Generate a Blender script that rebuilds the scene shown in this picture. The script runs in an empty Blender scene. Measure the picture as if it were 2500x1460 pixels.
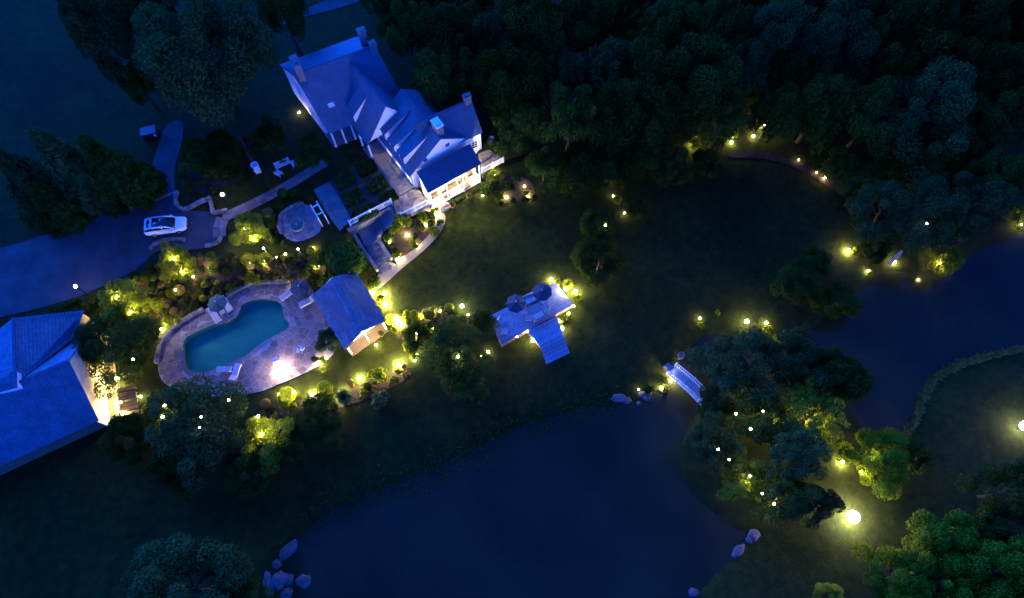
import bpy, bmesh, math, random
import numpy as np
from mathutils import Vector, Matrix

sc = bpy.context.scene
R = math.radians
random.seed(7)
rng = np.random.default_rng(7)

# ------------------------------------------------------------------ camera
F, NAD, CAMH = 1650.0, 670.0, 72.0            # focal length in photo pixels, nadir below centre, height of the drone
TH = math.atan(NAD / F)
cam_d = bpy.data.cameras.new('camera')
cam_d.sensor_width = 36.0
cam_d.lens = 36.0 * F / 2500.0
cam_d.clip_end = 6000
cam = bpy.data.objects.new('camera', cam_d)
cam.location = (0, 0, CAMH)
cam.rotation_euler = (TH, 0, 0)
sc.collection.objects.link(cam)
sc.camera = cam

# ------------------------------------------------------------------ dusk sky, last sky light, exposure
wd = bpy.data.worlds.new('World'); sc.world = wd; wd.use_nodes = True
nt = wd.node_tree
bg = nt.nodes['Background']
sky = nt.nodes.new('ShaderNodeTexSky'); sky.sky_type = 'NISHITA'
sky.sun_disc = False
sky.sun_elevation = R(15.0); sky.sun_rotation = R(-35)
tint = nt.nodes.new('ShaderNodeMix'); tint.data_type = 'RGBA'; tint.blend_type = 'MULTIPLY'
tint.inputs[0].default_value = 1.0
tint.inputs[7].default_value = (0.006, 0.10, 1.0, 1)      # tungsten white balance turns dusk light deep blue
bw = nt.nodes.new('ShaderNodeRGBToBW'); nt.links.new(sky.outputs[0], bw.inputs[0])
nt.links.new(bw.outputs[0], tint.inputs[6])
nt.links.new(tint.outputs[2], bg.inputs[0])
bg.inputs[1].default_value = 0.14
sd = bpy.data.lights.new('sun', 'SUN'); sd.energy = 0.45; sd.angle = R(45); sd.color = (0.012, 0.16, 1.0)
sun = bpy.data.objects.new('sun', sd); sun.rotation_euler = (R(58), 0, R(-138))
sc.collection.objects.link(sun)
sc.view_settings.view_transform = 'Standard'; sc.view_settings.look = 'None'
sc.view_settings.exposure = 3.3; sc.view_settings.gamma = 1.0
sc.cycles.use_denoising = True
sc.cycles.max_bounces = 5; sc.cycles.diffuse_bounces = 2; sc.cycles.glossy_bounces = 2
sc.cycles.transmission_bounces = 3; sc.cycles.transparent_max_bounces = 6
sc.cycles.sample_clamp_indirect = 2.0; sc.cycles.sample_clamp_direct = 0
sc.cycles.caustics_reflective = False; sc.cycles.caustics_refractive = False

# ------------------------------------------------------------------ photo pixel -> world
def W(px, py, z=0.0):
    u = (px - 1250) / F; v = (py - 730) / F
    d = (u, math.sin(TH) - v * math.cos(TH), -math.cos(TH) - v * math.sin(TH))
    t = (CAMH - z) / -d[2]
    return Vector((d[0] * t, d[1] * t, z))
def zoom(ox, oy, s):
    return lambda x, y: (ox + x / s, oy + y / s)
Z1 = zoom(650, 40, 2.808); Z2 = zoom(330, 370, 3.731); Z3 = zoom(360, 640, 4.032); Z4 = zoom(0, 640, 2.92)
Z5 = zoom(880, 640, 4.1667); Z6 = zoom(600, 440, 3.846); ZB = zoom(1450, 720, 4.1667)
def PL(f, pts, z=0.0):
    return [W(*f(x, y), z) for x, y in pts]
ID = lambda x, y: (x, y)

# ------------------------------------------------------------------ terrain
T = 2.6          # level of the drive, house and formal garden above the lawn
WATER = -1.15
def xy(pts): return np.array([(p[0], p[1]) for p in pts])
plateau = xy(PL(ID, [(-900, 900), (-200, 800), (100, 775), (205, 740), (290, 670), (390, 622), (540, 612), (640, 602), (760, 600), (800, 592),
    (850, 566), (965, 502), (1005, 470), (1020, 440), (1170, 400), (1240, 402), (1330, 395), (1500, 320), (1700, 240), (2500, 20), (3300, -120), (3300, -240), (-1500, -240)], T))
pond_px = [(690, 1700), (690, 1390), (735, 1300), (850, 1222), (1050, 1150), (1200, 1080), (1290, 1032), (1420, 1000), (1500, 990), (1565, 985),
    (1612, 955), (1640, 905), (1668, 868), (1700, 832), (1725, 812), (1790, 842), (1880, 862), (1960, 835), (1995, 785), (2085, 728), (2140, 662), (2230, 672),
    (2330, 648), (2420, 600), (2500, 566), (2750, 480), (2800, 780), (2500, 848), (2420, 866), (2340, 888), (2280, 922), (2250, 970), (2236, 1020),
    (2205, 1062), (2120, 1072), (2080, 1000), (2060, 910), (1960, 890), (1850, 900), (1770, 905), (1735, 950), (1700, 1010), (1655, 1080),
    (1655, 1160), (1700, 1225), (1770, 1282), (1835, 1312), (1800, 1352), (1740, 1405), (1690, 1460), (1620, 1700)]
pond = xy(PL(ID, pond_px, WATER))
for _ in range(2):      # round the shoreline
    pond = np.concatenate([np.stack([pond * .75 + np.roll(pond, -1, 0) * .25, pond * .25 + np.roll(pond, -1, 0) * .75], 1).reshape(-1, 2)])
poolterr_px = [Z3(*p) for p in [(120, 870), (150, 770), (330, 600), (560, 470), (780, 350), (960, 245), (1180, 205), (1400, 200), (1560, 190), (1640, 290),
    (1760, 520), (1900, 800), (1790, 960), (1560, 1090), (1260, 1215), (1080, 1290), (700, 1330), (350, 1290), (130, 1180), (95, 1000)]]
poolterr = xy([W(*p, 0.0) for p in poolterr_px])
pool_px = [Z3(*p) for p in [(340, 760), (480, 690), (640, 610), (720, 612), (800, 590), (880, 540), (910, 470), (930, 415), (1030, 370), (1160, 360), (1290, 380),
    (1350, 450), (1335, 540), (1400, 585), (1405, 640), (1350, 690), (1200, 760), (1080, 840), (980, 930), (820, 1000), (700, 1050), (560, 1100), (395, 1085), (362, 940)]]
pool = xy([W(*p, -0.1) for p in pool_px])
def sdf(P, poly):
    """signed distance of points P (n,2) to polygon, negative inside"""
    if len(P) < 400:
        a = poly[None]; b = np.roll(poly, -1, axis=0)[None]; e = b - a; Q = P[:, None]; w = Q - a
        t = np.clip((w * e).sum(2) / np.maximum((e * e).sum(2), 1e-9), 0, 1)
        d = np.sqrt(((w - t[..., None] * e) ** 2).sum(2).min(1))
        c = (a[..., 1] > Q[..., 1]) != (b[..., 1] > Q[..., 1])
        dy = np.where(b[..., 1] == a[..., 1], 1e-12, b[..., 1] - a[..., 1])
        ins = (c & (Q[..., 0] < e[..., 0] * (Q[..., 1] - a[..., 1]) / dy + a[..., 0])).sum(1) % 2 == 1
        return np.where(ins, -d, d)
    a = poly; b = np.roll(poly, -1, axis=0)
    d2 = np.full(len(P), 1e18); ins = np.zeros(len(P), bool)
    for i in range(len(a)):
        e = b[i] - a[i]; w = P - a[i]
        t = np.clip((w @ e) / max(e @ e, 1e-9), 0, 1)
        q = w - t[:, None] * e
        d2 = np.minimum(d2, (q * q).sum(1))
        c = ((a[i, 1] > P[:, 1]) != (b[i, 1] > P[:, 1]))
        with np.errstate(divide='ignore', invalid='ignore'):
            xi = (b[i, 0] - a[i, 0]) * (P[:, 1] - a[i, 1]) / (b[i, 1] - a[i, 1]) + a[i, 0]
        ins ^= c & (P[:, 0] < xi)
    d = np.sqrt(d2)
    return np.where(ins, -d, d)
def sstep(x): x = np.clip(x, 0, 1); return x * x * (3 - 2 * x)
stair_cut = xy(PL(Z6, [(960, 440), (1400, 230), (1480, 300), (1260, 500), (1400, 740), (1240, 850), (990, 520)], 1.0))
cons_cut = xy(PL(Z1, [(1010, 1090), (1400, 880), (1500, 1160), (1150, 1340)], T))
def terrain(P):
    P = np.asarray(P, float).reshape(-1, 2)
    dp = sdf(P, plateau); dw = sdf(P, pond)
    h = T * (1 - sstep(dp / 6.0))
    low = WATER * np.exp(-np.maximum(dw, 0) / 5.0)
    h = np.where(dw > 0, h + low, np.maximum(WATER + dw * 0.8, -2.6))
    n = 0.10 * np.sin(P[:, 0] * 0.21 + 1.3) * np.cos(P[:, 1] * 0.17) + 0.05 * np.sin(P[:, 0] * 0.6 + P[:, 1] * 0.5)
    h = h + n * sstep((dp - 1) / 6) * sstep((dw - .5) / 4)
    dt = sdf(P, poolterr)
    w = 1 - sstep((dt - 0.25) / 0.9)
    h = h * (1 - w) + (-0.1) * w
    dl = sdf(P, pool)
    h = np.where(dl < 1.1, -1.9, h)
    ds = sdf(P, stair_cut)
    h = np.where(ds < 0.0, np.minimum(h, -0.05), h)
    dc = sdf(P, cons_cut)
    h = np.where(dc < 0.3, np.minimum(h, 0.95), h)
    return h
HG = {}
def hz(x, y):
    if not HG: return float(terrain([(x, y)])[0])
    i = (x - HG['x0']) / HG['s']; j = (y - HG['y0']) / HG['s']; g = HG['g']
    if not (0 <= i < g.shape[1] - 1 and 0 <= j < g.shape[0] - 1): return float(terrain([(x, y)])[0])
    a, b = int(i), int(j); fx, fy = i - a, j - b
    return float((g[b, a] * (1 - fx) + g[b, a + 1] * fx) * (1 - fy) + (g[b + 1, a] * (1 - fx) + g[b + 1, a + 1] * fx) * fy)
def at(px, py, dz=0.0):
    z = 0.0
    for _ in range(14):
        p = W(px, py, z + dz); z = 0.5 * z + 0.5 * hz(p.x, p.y)
    p = W(px, py, z + dz)
    return Vector((p.x, p.y, hz(p.x, p.y) + 0.0))

# ------------------------------------------------------------------ materials
MATS = {}
LAMP = 0.137          # all lamps together, at this exposure
def nodes(name):
    m = bpy.data.materials.new(name); m.use_nodes = True
    return m, m.node_tree, m.node_tree.nodes['Principled BSDF']
def mat(name, col, rough=0.7, noise=0.0, scale=3.0, metal=0.0, bump=0.0, rnd=0.0, col2=None, coord='Object', spec=0.4, stretch=None):
    if name in MATS: return MATS[name]
    m, t, b = nodes(name)
    b.inputs['Roughness'].default_value = rough; b.inputs['Metallic'].default_value = metal
    b.inputs['Specular IOR Level'].default_value = spec
    b.inputs['Base Color'].default_value = (*col, 1)
    if noise or col2 or rnd:
        tc = t.nodes.new('ShaderNodeTexCoord'); mp = t.nodes.new('ShaderNodeMapping')
        if stretch: mp.inputs['Scale'].default_value = stretch
        t.links.new(tc.outputs[coord], mp.inputs[0])
        nz = t.nodes.new('ShaderNodeTexNoise'); nz.inputs['Scale'].default_value = scale; nz.inputs['Detail'].default_value = 6
        nz.inputs['Roughness'].default_value = 0.65
        t.links.new(mp.outputs[0], nz.inputs['Vector'])
        rp = t.nodes.new('ShaderNodeValToRGB')
        c2 = col2 or tuple(min(1, c * (1 + noise)) for c in col); c1 = col if col2 else tuple(c * (1 - noise) for c in col)
        rp.color_ramp.elements[0].position = 0.33; rp.color_ramp.elements[1].position = 0.68
        rp.color_ramp.elements[0].color = (*c1, 1); rp.color_ramp.elements[1].color = (*c2, 1)
        t.links.new(nz.outputs[0], rp.inputs[0])
        out = rp.outputs[0]
        if rnd:
            oi = t.nodes.new('ShaderNodeObjectInfo'); mr = t.nodes.new('ShaderNodeMapRange')
            mr.inputs[3].default_value = 1 - rnd; mr.inputs[4].default_value = 1 + rnd
            t.links.new(oi.outputs['Random'], mr.inputs[0])
            hs = t.nodes.new('ShaderNodeMix'); hs.data_type = 'RGBA'; hs.blend_type = 'MULTIPLY'; hs.inputs[0].default_value = 1
            cc = t.nodes.new('ShaderNodeCombineColor')
            for k in range(3): t.links.new(mr.outputs[0], cc.inputs[k])
            t.links.new(out, hs.inputs[6]); t.links.new(cc.outputs[0], hs.inputs[7]); out = hs.outputs[2]
        t.links.new(out, b.inputs['Base Color'])
        if bump:
            bp = t.nodes.new('ShaderNodeBump'); bp.inputs['Strength'].default_value = bump; bp.inputs['Distance'].default_value = 0.05
            t.links.new(nz.outputs[0], bp.inputs['Height']); t.links.new(bp.outputs[0], b.inputs['Normal'])
    MATS[name] = m
    return m
def emit(name, col, s):
    s = s * LAMP
    if name in MATS: return MATS[name]
    m, t, b = nodes(name)
    b.inputs['Base Color'].default_value = (*[c * 0.8 for c in col], 1)
    b.inputs['Emission Color'].default_value = (*col, 1); b.inputs['Emission Strength'].default_value = s
    MATS[name] = m; return m
def leafmat(name, c1, c2, trans=0.3, rnd=0.35):
    if name in MATS: return MATS[name]
    m, t, b = nodes(name); t.nodes.remove(b)
    out = t.nodes['Material Output']
    tc = t.nodes.new('ShaderNodeTexCoord'); nz = t.nodes.new('ShaderNodeTexNoise'); nz.inputs['Scale'].default_value = 2.2; nz.inputs['Detail'].default_value = 4
    t.links.new(tc.outputs['Object'], nz.inputs['Vector'])
    oi = t.nodes.new('ShaderNodeObjectInfo')
    rp = t.nodes.new('ShaderNodeValToRGB'); rp.color_ramp.elements[0].position = 0.3; rp.color_ramp.elements[1].position = 0.7
    rp.color_ramp.elements[0].color = (*c1, 1); rp.color_ramp.elements[1].color = (*c2, 1)
    t.links.new(nz.outputs[0], rp.inputs[0])
    mr = t.nodes.new('ShaderNodeMapRange'); mr.inputs[3].default_value = 1 - rnd; mr.inputs[4].default_value = 1 + rnd
    t.links.new(oi.outputs['Random'], mr.inputs[0])
    cc = t.nodes.new('ShaderNodeCombineColor')
    for k in range(3): t.links.new(mr.outputs[0], cc.inputs[k])
    mx = t.nodes.new('ShaderNodeMix'); mx.data_type = 'RGBA'; mx.blend_type = 'MULTIPLY'; mx.inputs[0].default_value = 1
    t.links.new(rp.outputs[0], mx.inputs[6]); t.links.new(cc.outputs[0], mx.inputs[7])
    df = t.nodes.new('ShaderNodeBsdfDiffuse'); tr = t.nodes.new('ShaderNodeBsdfTranslucent'); ms = t.nodes.new('ShaderNodeMixShader')
    ms.inputs[0].default_value = trans
    t.links.new(mx.outputs[2], df.inputs[0]); t.links.new(mx.outputs[2], tr.inputs[0])
    t.links.new(df.outputs[0], ms.inputs[1]); t.links.new(tr.outputs[0], ms.inputs[2]); t.links.new(ms.outputs[0], out.inputs[0])
    MATS[name] = m; return m
def glassmat(name, tintc, gloss=0.12):
    m, t, b = nodes(name); t.nodes.remove(b); out = t.nodes['Material Output']
    tr = t.nodes.new('ShaderNodeBsdfTransparent'); tr.inputs[0].default_value = (*tintc, 1)
    gl = t.nodes.new('ShaderNodeBsdfGlossy'); gl.inputs['Roughness'].default_value = 0.05
    ms = t.nodes.new('ShaderNodeMixShader'); ms.inputs[0].default_value = gloss
    t.links.new(tr.outputs[0], ms.inputs[1]); t.links.new(gl.outputs[0], ms.inputs[2])
    t.links.new(ms.outputs[0], out.inputs[0]); MATS[name] = m; return m

def grassmat():
    m, t, b = nodes('grass_ground'); b.inputs['Roughness'].default_value = .95; b.inputs['Specular IOR Level'].default_value = .1
    tc = t.nodes.new('ShaderNodeTexCoord'); N = []
    for sc_, det in ((.09, 5), (1.1, 6), (5.0, 4)):
        n = t.nodes.new('ShaderNodeTexNoise'); n.inputs['Scale'].default_value = sc_; n.inputs['Detail'].default_value = det; n.inputs['Roughness'].default_value = .6
        t.links.new(tc.outputs['Object'], n.inputs['Vector']); N.append(n)
    a1 = t.nodes.new('ShaderNodeMath'); a1.operation = 'ADD'; a2 = t.nodes.new('ShaderNodeMath'); a2.operation = 'MULTIPLY_ADD'; a2.inputs[1].default_value = .8
    t.links.new(N[0].outputs[0], a1.inputs[0]); t.links.new(N[1].outputs[0], a1.inputs[1]); t.links.new(N[2].outputs[0], a2.inputs[0]); t.links.new(a1.outputs[0], a2.inputs[2])
    rp = t.nodes.new('ShaderNodeValToRGB'); e = rp.color_ramp.elements
    mr = t.nodes.new('ShaderNodeMapRange'); mr.inputs[1].default_value = .95; mr.inputs[2].default_value = 1.85; t.links.new(a2.outputs[0], mr.inputs[0]); t.links.new(mr.outputs[0], rp.inputs[0])
    e[0].position = .1; e[0].color = (.006, .009, .0013, 1); e[1].position = .9; e[1].color = (.031, .037, .0055, 1)
    k = e.new(.5); k.color = (.0145, .021, .0029, 1)
    t.links.new(rp.outputs[0], b.inputs['Base Color'])
    bp = t.nodes.new('ShaderNodeBump'); bp.inputs['Strength'].default_value = .6; bp.inputs['Distance'].default_value = .06; t.links.new(N[2].outputs[0], bp.inputs['Height']); t.links.new(bp.outputs[0], b.inputs['Normal'])
    return m
M_GRASS = grassmat()
M_ASPH = mat('asphalt', (.040, .043, .048), .9, noise=.34, scale=.5, bump=.15, spec=.2)
M_GRAVEL = mat('gravel', (.05, .045, .04), .95, noise=.3, scale=2, bump=.3, spec=.1)
M_PATH = mat('path_concrete', (.18, .155, .14), .9, noise=.15, scale=1.5, spec=.2)
M_MORTAR = mat('pale_mortar', (.30, .27, .27), .95, noise=.12, scale=4, spec=.1)
M_FLAG = mat('flagstone', (.17, .13, .12), .85, noise=.2, scale=2.5, rnd=.28, bump=.2, spec=.2)
M_SLAB = mat('bluestone', (.12, .13, .14), .85, noise=.2, scale=2, rnd=.2, bump=.2, spec=.2)
M_STONE = mat('rough_stone', (.20, .17, .15), .9, noise=.3, scale=3, rnd=.3, bump=.6, spec=.2)
M_ROCK = mat('pond_rock', (.075, .07, .07), .9, noise=.35, scale=1.6, rnd=.2, bump=.8, spec=.2)
M_SLATE = mat('slate_roof', (.05, .095, .14), .7, noise=.14, scale=1.1, bump=.25, spec=.2)
M_SLATE2 = mat('slate_roof_dark', (.04, .07, .105), .7, noise=.16, scale=1.4, bump=.25, spec=.2)
M_SHAKE = mat('shake_roof', (.06, .10, .14), .8, noise=.32, scale=1.3, bump=.4, stretch=(1, 1, 1), spec=.2, rnd=.14)
M_BARNROOF = mat('barn_roof', (.06, .11, .15), .8, noise=.2, scale=0.8, bump=.3, spec=.2)
def courses(m, scale, depth_):
    t = m.node_tree; b = t.nodes['Principled BSDF']; tc = t.nodes.new('ShaderNodeTexCoord')
    wv = t.nodes.new('ShaderNodeTexWave'); wv.bands_direction = 'Z'; wv.wave_profile = 'SAW'; wv.inputs['Scale'].default_value = scale; wv.inputs['Distortion'].default_value = 1.6; wv.inputs['Detail'].default_value = 3; wv.inputs['Detail Scale'].default_value = 2.5
    n = t.nodes.new('ShaderNodeTexNoise'); n.inputs['Scale'].default_value = 3.2; n.inputs['Detail'].default_value = 8; n.inputs['Roughness'].default_value = .75
    t.links.new(tc.outputs['Object'], wv.inputs['Vector']); t.links.new(tc.outputs['Object'], n.inputs['Vector'])
    ml = t.nodes.new('ShaderNodeMath'); ml.operation = 'MULTIPLY_ADD'; ml.inputs[1].default_value = .45; t.links.new(wv.outputs[0], ml.inputs[0]); t.links.new(n.outputs[0], ml.inputs[2])
    mr = t.nodes.new('ShaderNodeMapRange'); mr.inputs[1].default_value = .35; mr.inputs[2].default_value = 1.1; mr.inputs[3].default_value = 1 - depth_; mr.inputs[4].default_value = 1 + depth_; t.links.new(ml.outputs[0], mr.inputs[0])
    src = b.inputs['Base Color'].links[0].from_socket; mx = t.nodes.new('ShaderNodeMix'); mx.data_type = 'RGBA'; mx.blend_type = 'MULTIPLY'; mx.inputs[0].default_value = 1
    cc = t.nodes.new('ShaderNodeCombineColor')
    for k in range(3): t.links.new(mr.outputs[0], cc.inputs[k])
    t.links.new(src, mx.inputs[6]); t.links.new(cc.outputs[0], mx.inputs[7]); t.links.new(mx.outputs[2], b.inputs['Base Color'])
for m_, s_, d_ in ((M_SLATE, 2.3, .32), (M_SLATE2, 2.3, .3), (M_BARNROOF, 2.0, .42), (M_SHAKE, 2.0, .5)): courses(m_, s_, d_)
M_WALL = mat('white_siding', (.66, .70, .72), .7, noise=.05, scale=2, spec=.2)
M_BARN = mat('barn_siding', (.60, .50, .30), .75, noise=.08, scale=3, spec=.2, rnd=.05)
M_TRIM = mat('white_paint', (.75, .74, .72), .5, noise=.03, scale=3)
M_CHIM = mat('chimney_stone', (.14, .13, .13), .9, noise=.35, scale=3, bump=.5)
M_DARK = mat('dark_metal', (.03, .03, .035), .5, metal=.6)
M_WOOD = mat('deck_wood', (.20, .235, .29), .8, noise=.2, scale=2.5, rnd=.16, spec=.2)
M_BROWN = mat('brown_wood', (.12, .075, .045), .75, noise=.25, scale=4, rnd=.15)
M_FURN = mat('furniture_white', (.6, .57, .55), .6, noise=.05)
M_CUSH = mat('cushion_grey', (.42, .40, .42), .85, noise=.06, scale=6)
M_TAUPE = mat('deck_furniture', (.22, .22, .24), .75, noise=.1, scale=5)
M_CANVAS = mat('umbrella_canvas', (.025, .07, .075), .85, noise=.12, scale=4, rnd=.25)
M_CANVAS2 = mat('umbrella_navy', (.02, .035, .055), .85, noise=.12, scale=4, rnd=.12)
M_CAR = mat('car_paint', (.62, .70, .74), .22, spec=.6)
M_GLASSD = mat('car_glass', (.006, .008, .01), .08, spec=.7)
M_TYRE = mat('tyre', (.02, .02, .02), .9)
M_RIM = mat('wheel_rim', (.4, .4, .42), .3, metal=.8)
M_SOIL = mat('planting_soil', (.035, .025, .018), .95, noise=.35, scale=2, bump=.4, spec=.1)
M_BARK = mat('bark', (.05, .045, .035), .95, noise=.35, scale=4, bump=.6, spec=.1)
M_BARKL = mat('pale_bark', (.30, .27, .24), .9, noise=.3, scale=3, bump=.4, spec=.1)
M_POT = mat('terracotta', (.22, .09, .05), .8, noise=.2, scale=5)
M_FLOOR = mat('room_floor', (.5, .42, .30), .5, noise=.15, scale=3)
M_ROOM = mat('room_wall', (.55, .45, .28), .8, noise=.03)
M_POOLF = mat('pool_plaster', (.035, .22, .12), .8, noise=.12, scale=.5)
M_GLASS = glassmat('window_glass', (.93, .94, .92), .06)
M_POOLW = glassmat('pool_water', (.60, .90, .92), .03)
def pondmat():
    m, t, b = nodes('pond_water')
    b.inputs['Base Color'].default_value = (.015, .017, .008, 1); b.inputs['Roughness'].default_value = .12
    b.inputs['IOR'].default_value = 1.33; b.inputs['Specular IOR Level'].default_value = .35
    tc = t.nodes.new('ShaderNodeTexCoord'); nz = t.nodes.new('ShaderNodeTexNoise'); nz.inputs['Scale'].default_value = .9; nz.inputs['Detail'].default_value = 5
    n2 = t.nodes.new('ShaderNodeTexNoise'); n2.inputs['Scale'].default_value = .12; n2.inputs['Detail'].default_value = 6; t.links.new(tc.outputs['Object'], n2.inputs['Vector'])
    rp = t.nodes.new('ShaderNodeValToRGB'); rp.color_ramp.elements[0].position = .35; rp.color_ramp.elements[1].position = .7; rp.color_ramp.elements[0].color = (.010, .012, .006, 1); rp.color_ramp.elements[1].color = (.024, .026, .011, 1)
    t.links.new(n2.outputs[0], rp.inputs[0]); t.links.new(rp.outputs[0], b.inputs['Base Color'])
    bp = t.nodes.new('ShaderNodeBump'); bp.inputs['Strength'].default_value = .2; bp.inputs['Distance'].default_value = .05
    t.links.new(tc.outputs['Object'], nz.inputs['Vector']); t.links.new(nz.outputs[0], bp.inputs['Height']); t.links.new(bp.outputs[0], b.inputs['Normal'])
    return m
M_POND = pondmat()
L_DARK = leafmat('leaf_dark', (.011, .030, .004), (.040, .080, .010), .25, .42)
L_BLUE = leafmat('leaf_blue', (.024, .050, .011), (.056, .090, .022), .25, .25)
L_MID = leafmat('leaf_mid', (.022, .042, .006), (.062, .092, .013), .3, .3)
L_LIME_LIT = leafmat('leaf_lime_lit', (.11, .145, .010), (.23, .27, .022), .5, .15)  # lime leaves with lamplight put into the colour, for plants near lamps
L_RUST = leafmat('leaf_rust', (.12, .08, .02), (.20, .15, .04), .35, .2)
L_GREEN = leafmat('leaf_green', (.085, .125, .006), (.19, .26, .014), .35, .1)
L_OLIVE_LIT = leafmat('leaf_olive_lit', (.05, .075, .004), (.135, .18, .010), .3, .2)  # olive leaves made paler: floodlight put into the colour
L_PALE = leafmat('leaf_pale', (.05, .075, .018), (.13, .16, .045), .3, .15)

# ------------------------------------------------------------------ mesh helpers
C = sc.collection
class MB:
    def __init__(s): s.v = []; s.f = []
    def add(s, vs, fs):
        o = len(s.v); s.v += [tuple(v) for v in vs]; s.f += [tuple(i + o for i in f) for f in fs]; return s
    def box(s, c, size, rz=0.0, taper=1.0, ax=None):
        hx, hy, hzz = size[0] / 2, size[1] / 2, size[2] / 2
        vs = []
        for z, k in ((-hzz, 1), (hzz, taper)):
            for x, y in ((-hx, -hy), (hx, -hy), (hx, hy), (-hx, hy)):
                X, Y = x * k, y * k
                vs.append((c[0] + X * math.cos(rz) - Y * math.sin(rz), c[1] + X * math.sin(rz) + Y * math.cos(rz), c[2] + z))
        return s.add(vs, [(3, 2, 1, 0), (4, 5, 6, 7), (0, 1, 5, 4), (1, 2, 6, 5), (2, 3, 7, 6), (3, 0, 4, 7)])
    def bar(s, a, b, w, h=None):
        """rectangular beam between two points, up is roughly z"""
        a = Vector(a); b = Vector(b); h = h or w
        d = (b - a).normalized(); up = Vector((0, 0, 1)) if abs(d.z) < .95 else Vector((0, 1, 0))
        r = d.cross(up).normalized(); u = r.cross(d).normalized()
        vs = []
        for p in (a, b):
            for i, j in ((-1, -1), (1, -1), (1, 1), (-1, 1)): vs.append(p + r * (i * w / 2) + u * (j * h / 2))
        return s.add(vs, [(0, 1, 2, 3), (7, 6, 5, 4), (0, 4, 5, 1), (1, 5, 6, 2), (2, 6, 7, 3), (3, 7, 4, 0)])
    def tube(s, pts, rs, n=7, cap=True):
        pts = [Vector(p) for p in pts]; rings = []
        o = len(s.v)
        for i, p in enumerate(pts):
            d = (pts[min(i + 1, len(pts) - 1)] - pts[max(i - 1, 0)]).normalized()
            up = Vector((0, 0, 1)) if abs(d.z) < .9 else Vector((1, 0, 0))
            a = d.cross(up).normalized(); b = a.cross(d).normalized()
            for k in range(n):
                t = 2 * math.pi * k / n
                s.v.append(tuple(p + (a * math.cos(t) + b * math.sin(t)) * rs[i]))
        for i in range(len(pts) - 1):
            for k in range(n):
                k2 = (k + 1) % n
                s.f.append((o + i * n + k, o + i * n + k2, o + (i + 1) * n + k2, o + (i + 1) * n + k))
        if cap:
            s.f.append(tuple(o + k for k in range(n))[::-1]); s.f.append(tuple(o + (len(pts) - 1) * n + k for k in range(n)))
        return s
    def lathe(s, prof, c=(0, 0, 0), n=16):
        o = len(s.v)
        for r, z in prof:
            for k in range(n):
                t = 2 * math.pi * k / n; s.v.append((c[0] + r * math.cos(t), c[1] + r * math.sin(t), c[2] + z))
        for i in range(len(prof) - 1):
            for k in range(n):
                k2 = (k + 1) % n; s.f.append((o + i * n + k, o + i * n + k2, o + (i + 1) * n + k2, o + (i + 1) * n + k))
        s.f.append(tuple(o + k for k in range(n))[::-1]); s.f.append(tuple(o + (len(prof) - 1) * n + k for k in range(n)))
        return s
    def prism(s, poly, z0, z1):
        """poly: list of xy; z0,z1 numbers"""
        n = len(poly); A = sum(poly[i][0] * poly[(i + 1) % n][1] - poly[(i + 1) % n][0] * poly[i][1] for i in range(n))
        if A < 0: poly = list(poly)[::-1]
        vs = [(p[0], p[1], z0) for p in poly] + [(p[0], p[1], z1) for p in poly]
        fs = [tuple(range(n))[::-1], tuple(range(n, 2 * n))] + [(i, (i + 1) % n, n + (i + 1) % n, n + i) for i in range(n)]
        return s.add(vs, fs)
    def slab(s, quad, th):
        """a plate: 3D polygon, thickened downwards by th"""
        q = [Vector(p) for p in quad]
        nrm = (q[1] - q[0]).cross(q[2] - q[0]).normalized()
        if nrm.z < 0: q = q[::-1]; nrm = -nrm
        n = len(q); vs = q + [p - nrm * th for p in q]
        return s.add(vs, [tuple(range(n)), tuple(range(n, 2 * n))[::-1]] + [((i + 1) % n, i, n + i, n + (i + 1) % n) for i in range(n)])
    def wall(s, quad, th):
        """a plate thickened to both sides along its normal"""
        q = [Vector(p) for p in quad]; nrm = (q[1] - q[0]).cross(q[2] - q[0]).normalized() * th / 2
        n = len(q); vs = [p + nrm for p in q] + [p - nrm for p in q]
        return s.add(vs, [tuple(range(n)), tuple(range(n, 2 * n))[::-1]] + [((i + 1) % n, i, n + i, n + (i + 1) % n) for i in range(n)])
    def ball(s, c, r, nu=10, nv=6, sz=1.0):
        prof = [(max(1e-3, r * math.sin(math.pi * i / nv)), -r * sz * math.cos(math.pi * i / nv)) for i in range(nv + 1)]
        return s.lathe(prof, c, nu)
    def mesh(s, name, m, smooth=False):
        me = bpy.data.meshes.new(name); me.from_pydata(s.v, [], s.f); me.validate(); me.update()
        if m: me.materials.append(m)
        if smooth: me.polygons.foreach_set('use_smooth', [True] * len(me.polygons))
        return me
    def build(s, name, m, parent=None, org=None, smooth=False):
        if org is not None: s.v = [(v[0] - org[0], v[1] - org[1], v[2] - org[2]) for v in s.v]
        me = s.mesh(name, m, smooth); o = bpy.data.objects.new(name, me); C.objects.link(o)
        if parent: o.parent = parent
        return o
def obj(name, me, parent=None, loc=None, rz=0, scale=None):
    o = bpy.data.objects.new(name, me); C.objects.link(o)
    if parent: o.parent = parent
    if loc is not None: o.location = loc
    if rz: o.rotation_euler = (0, 0, rz)
    if scale: o.scale = scale
    return o
def tag(o, label=None, cat=None, group=None, kind=None):
    if label: o['label'] = label
    if cat: o['category'] = cat
    if group: o['group'] = group
    if kind: o['kind'] = kind
    return o
def thing(name, loc, label, cat, group=None, rz=0.0):
    o = bpy.data.objects.new(name, None); C.objects.link(o); o.location = loc; o.rotation_euler = (0, 0, rz)
    o.empty_display_size = .3
    return tag(o, label, cat, group)
def kids(o): return [c for c in bpy.data.objects if c.parent == o]
CH = {}
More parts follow.
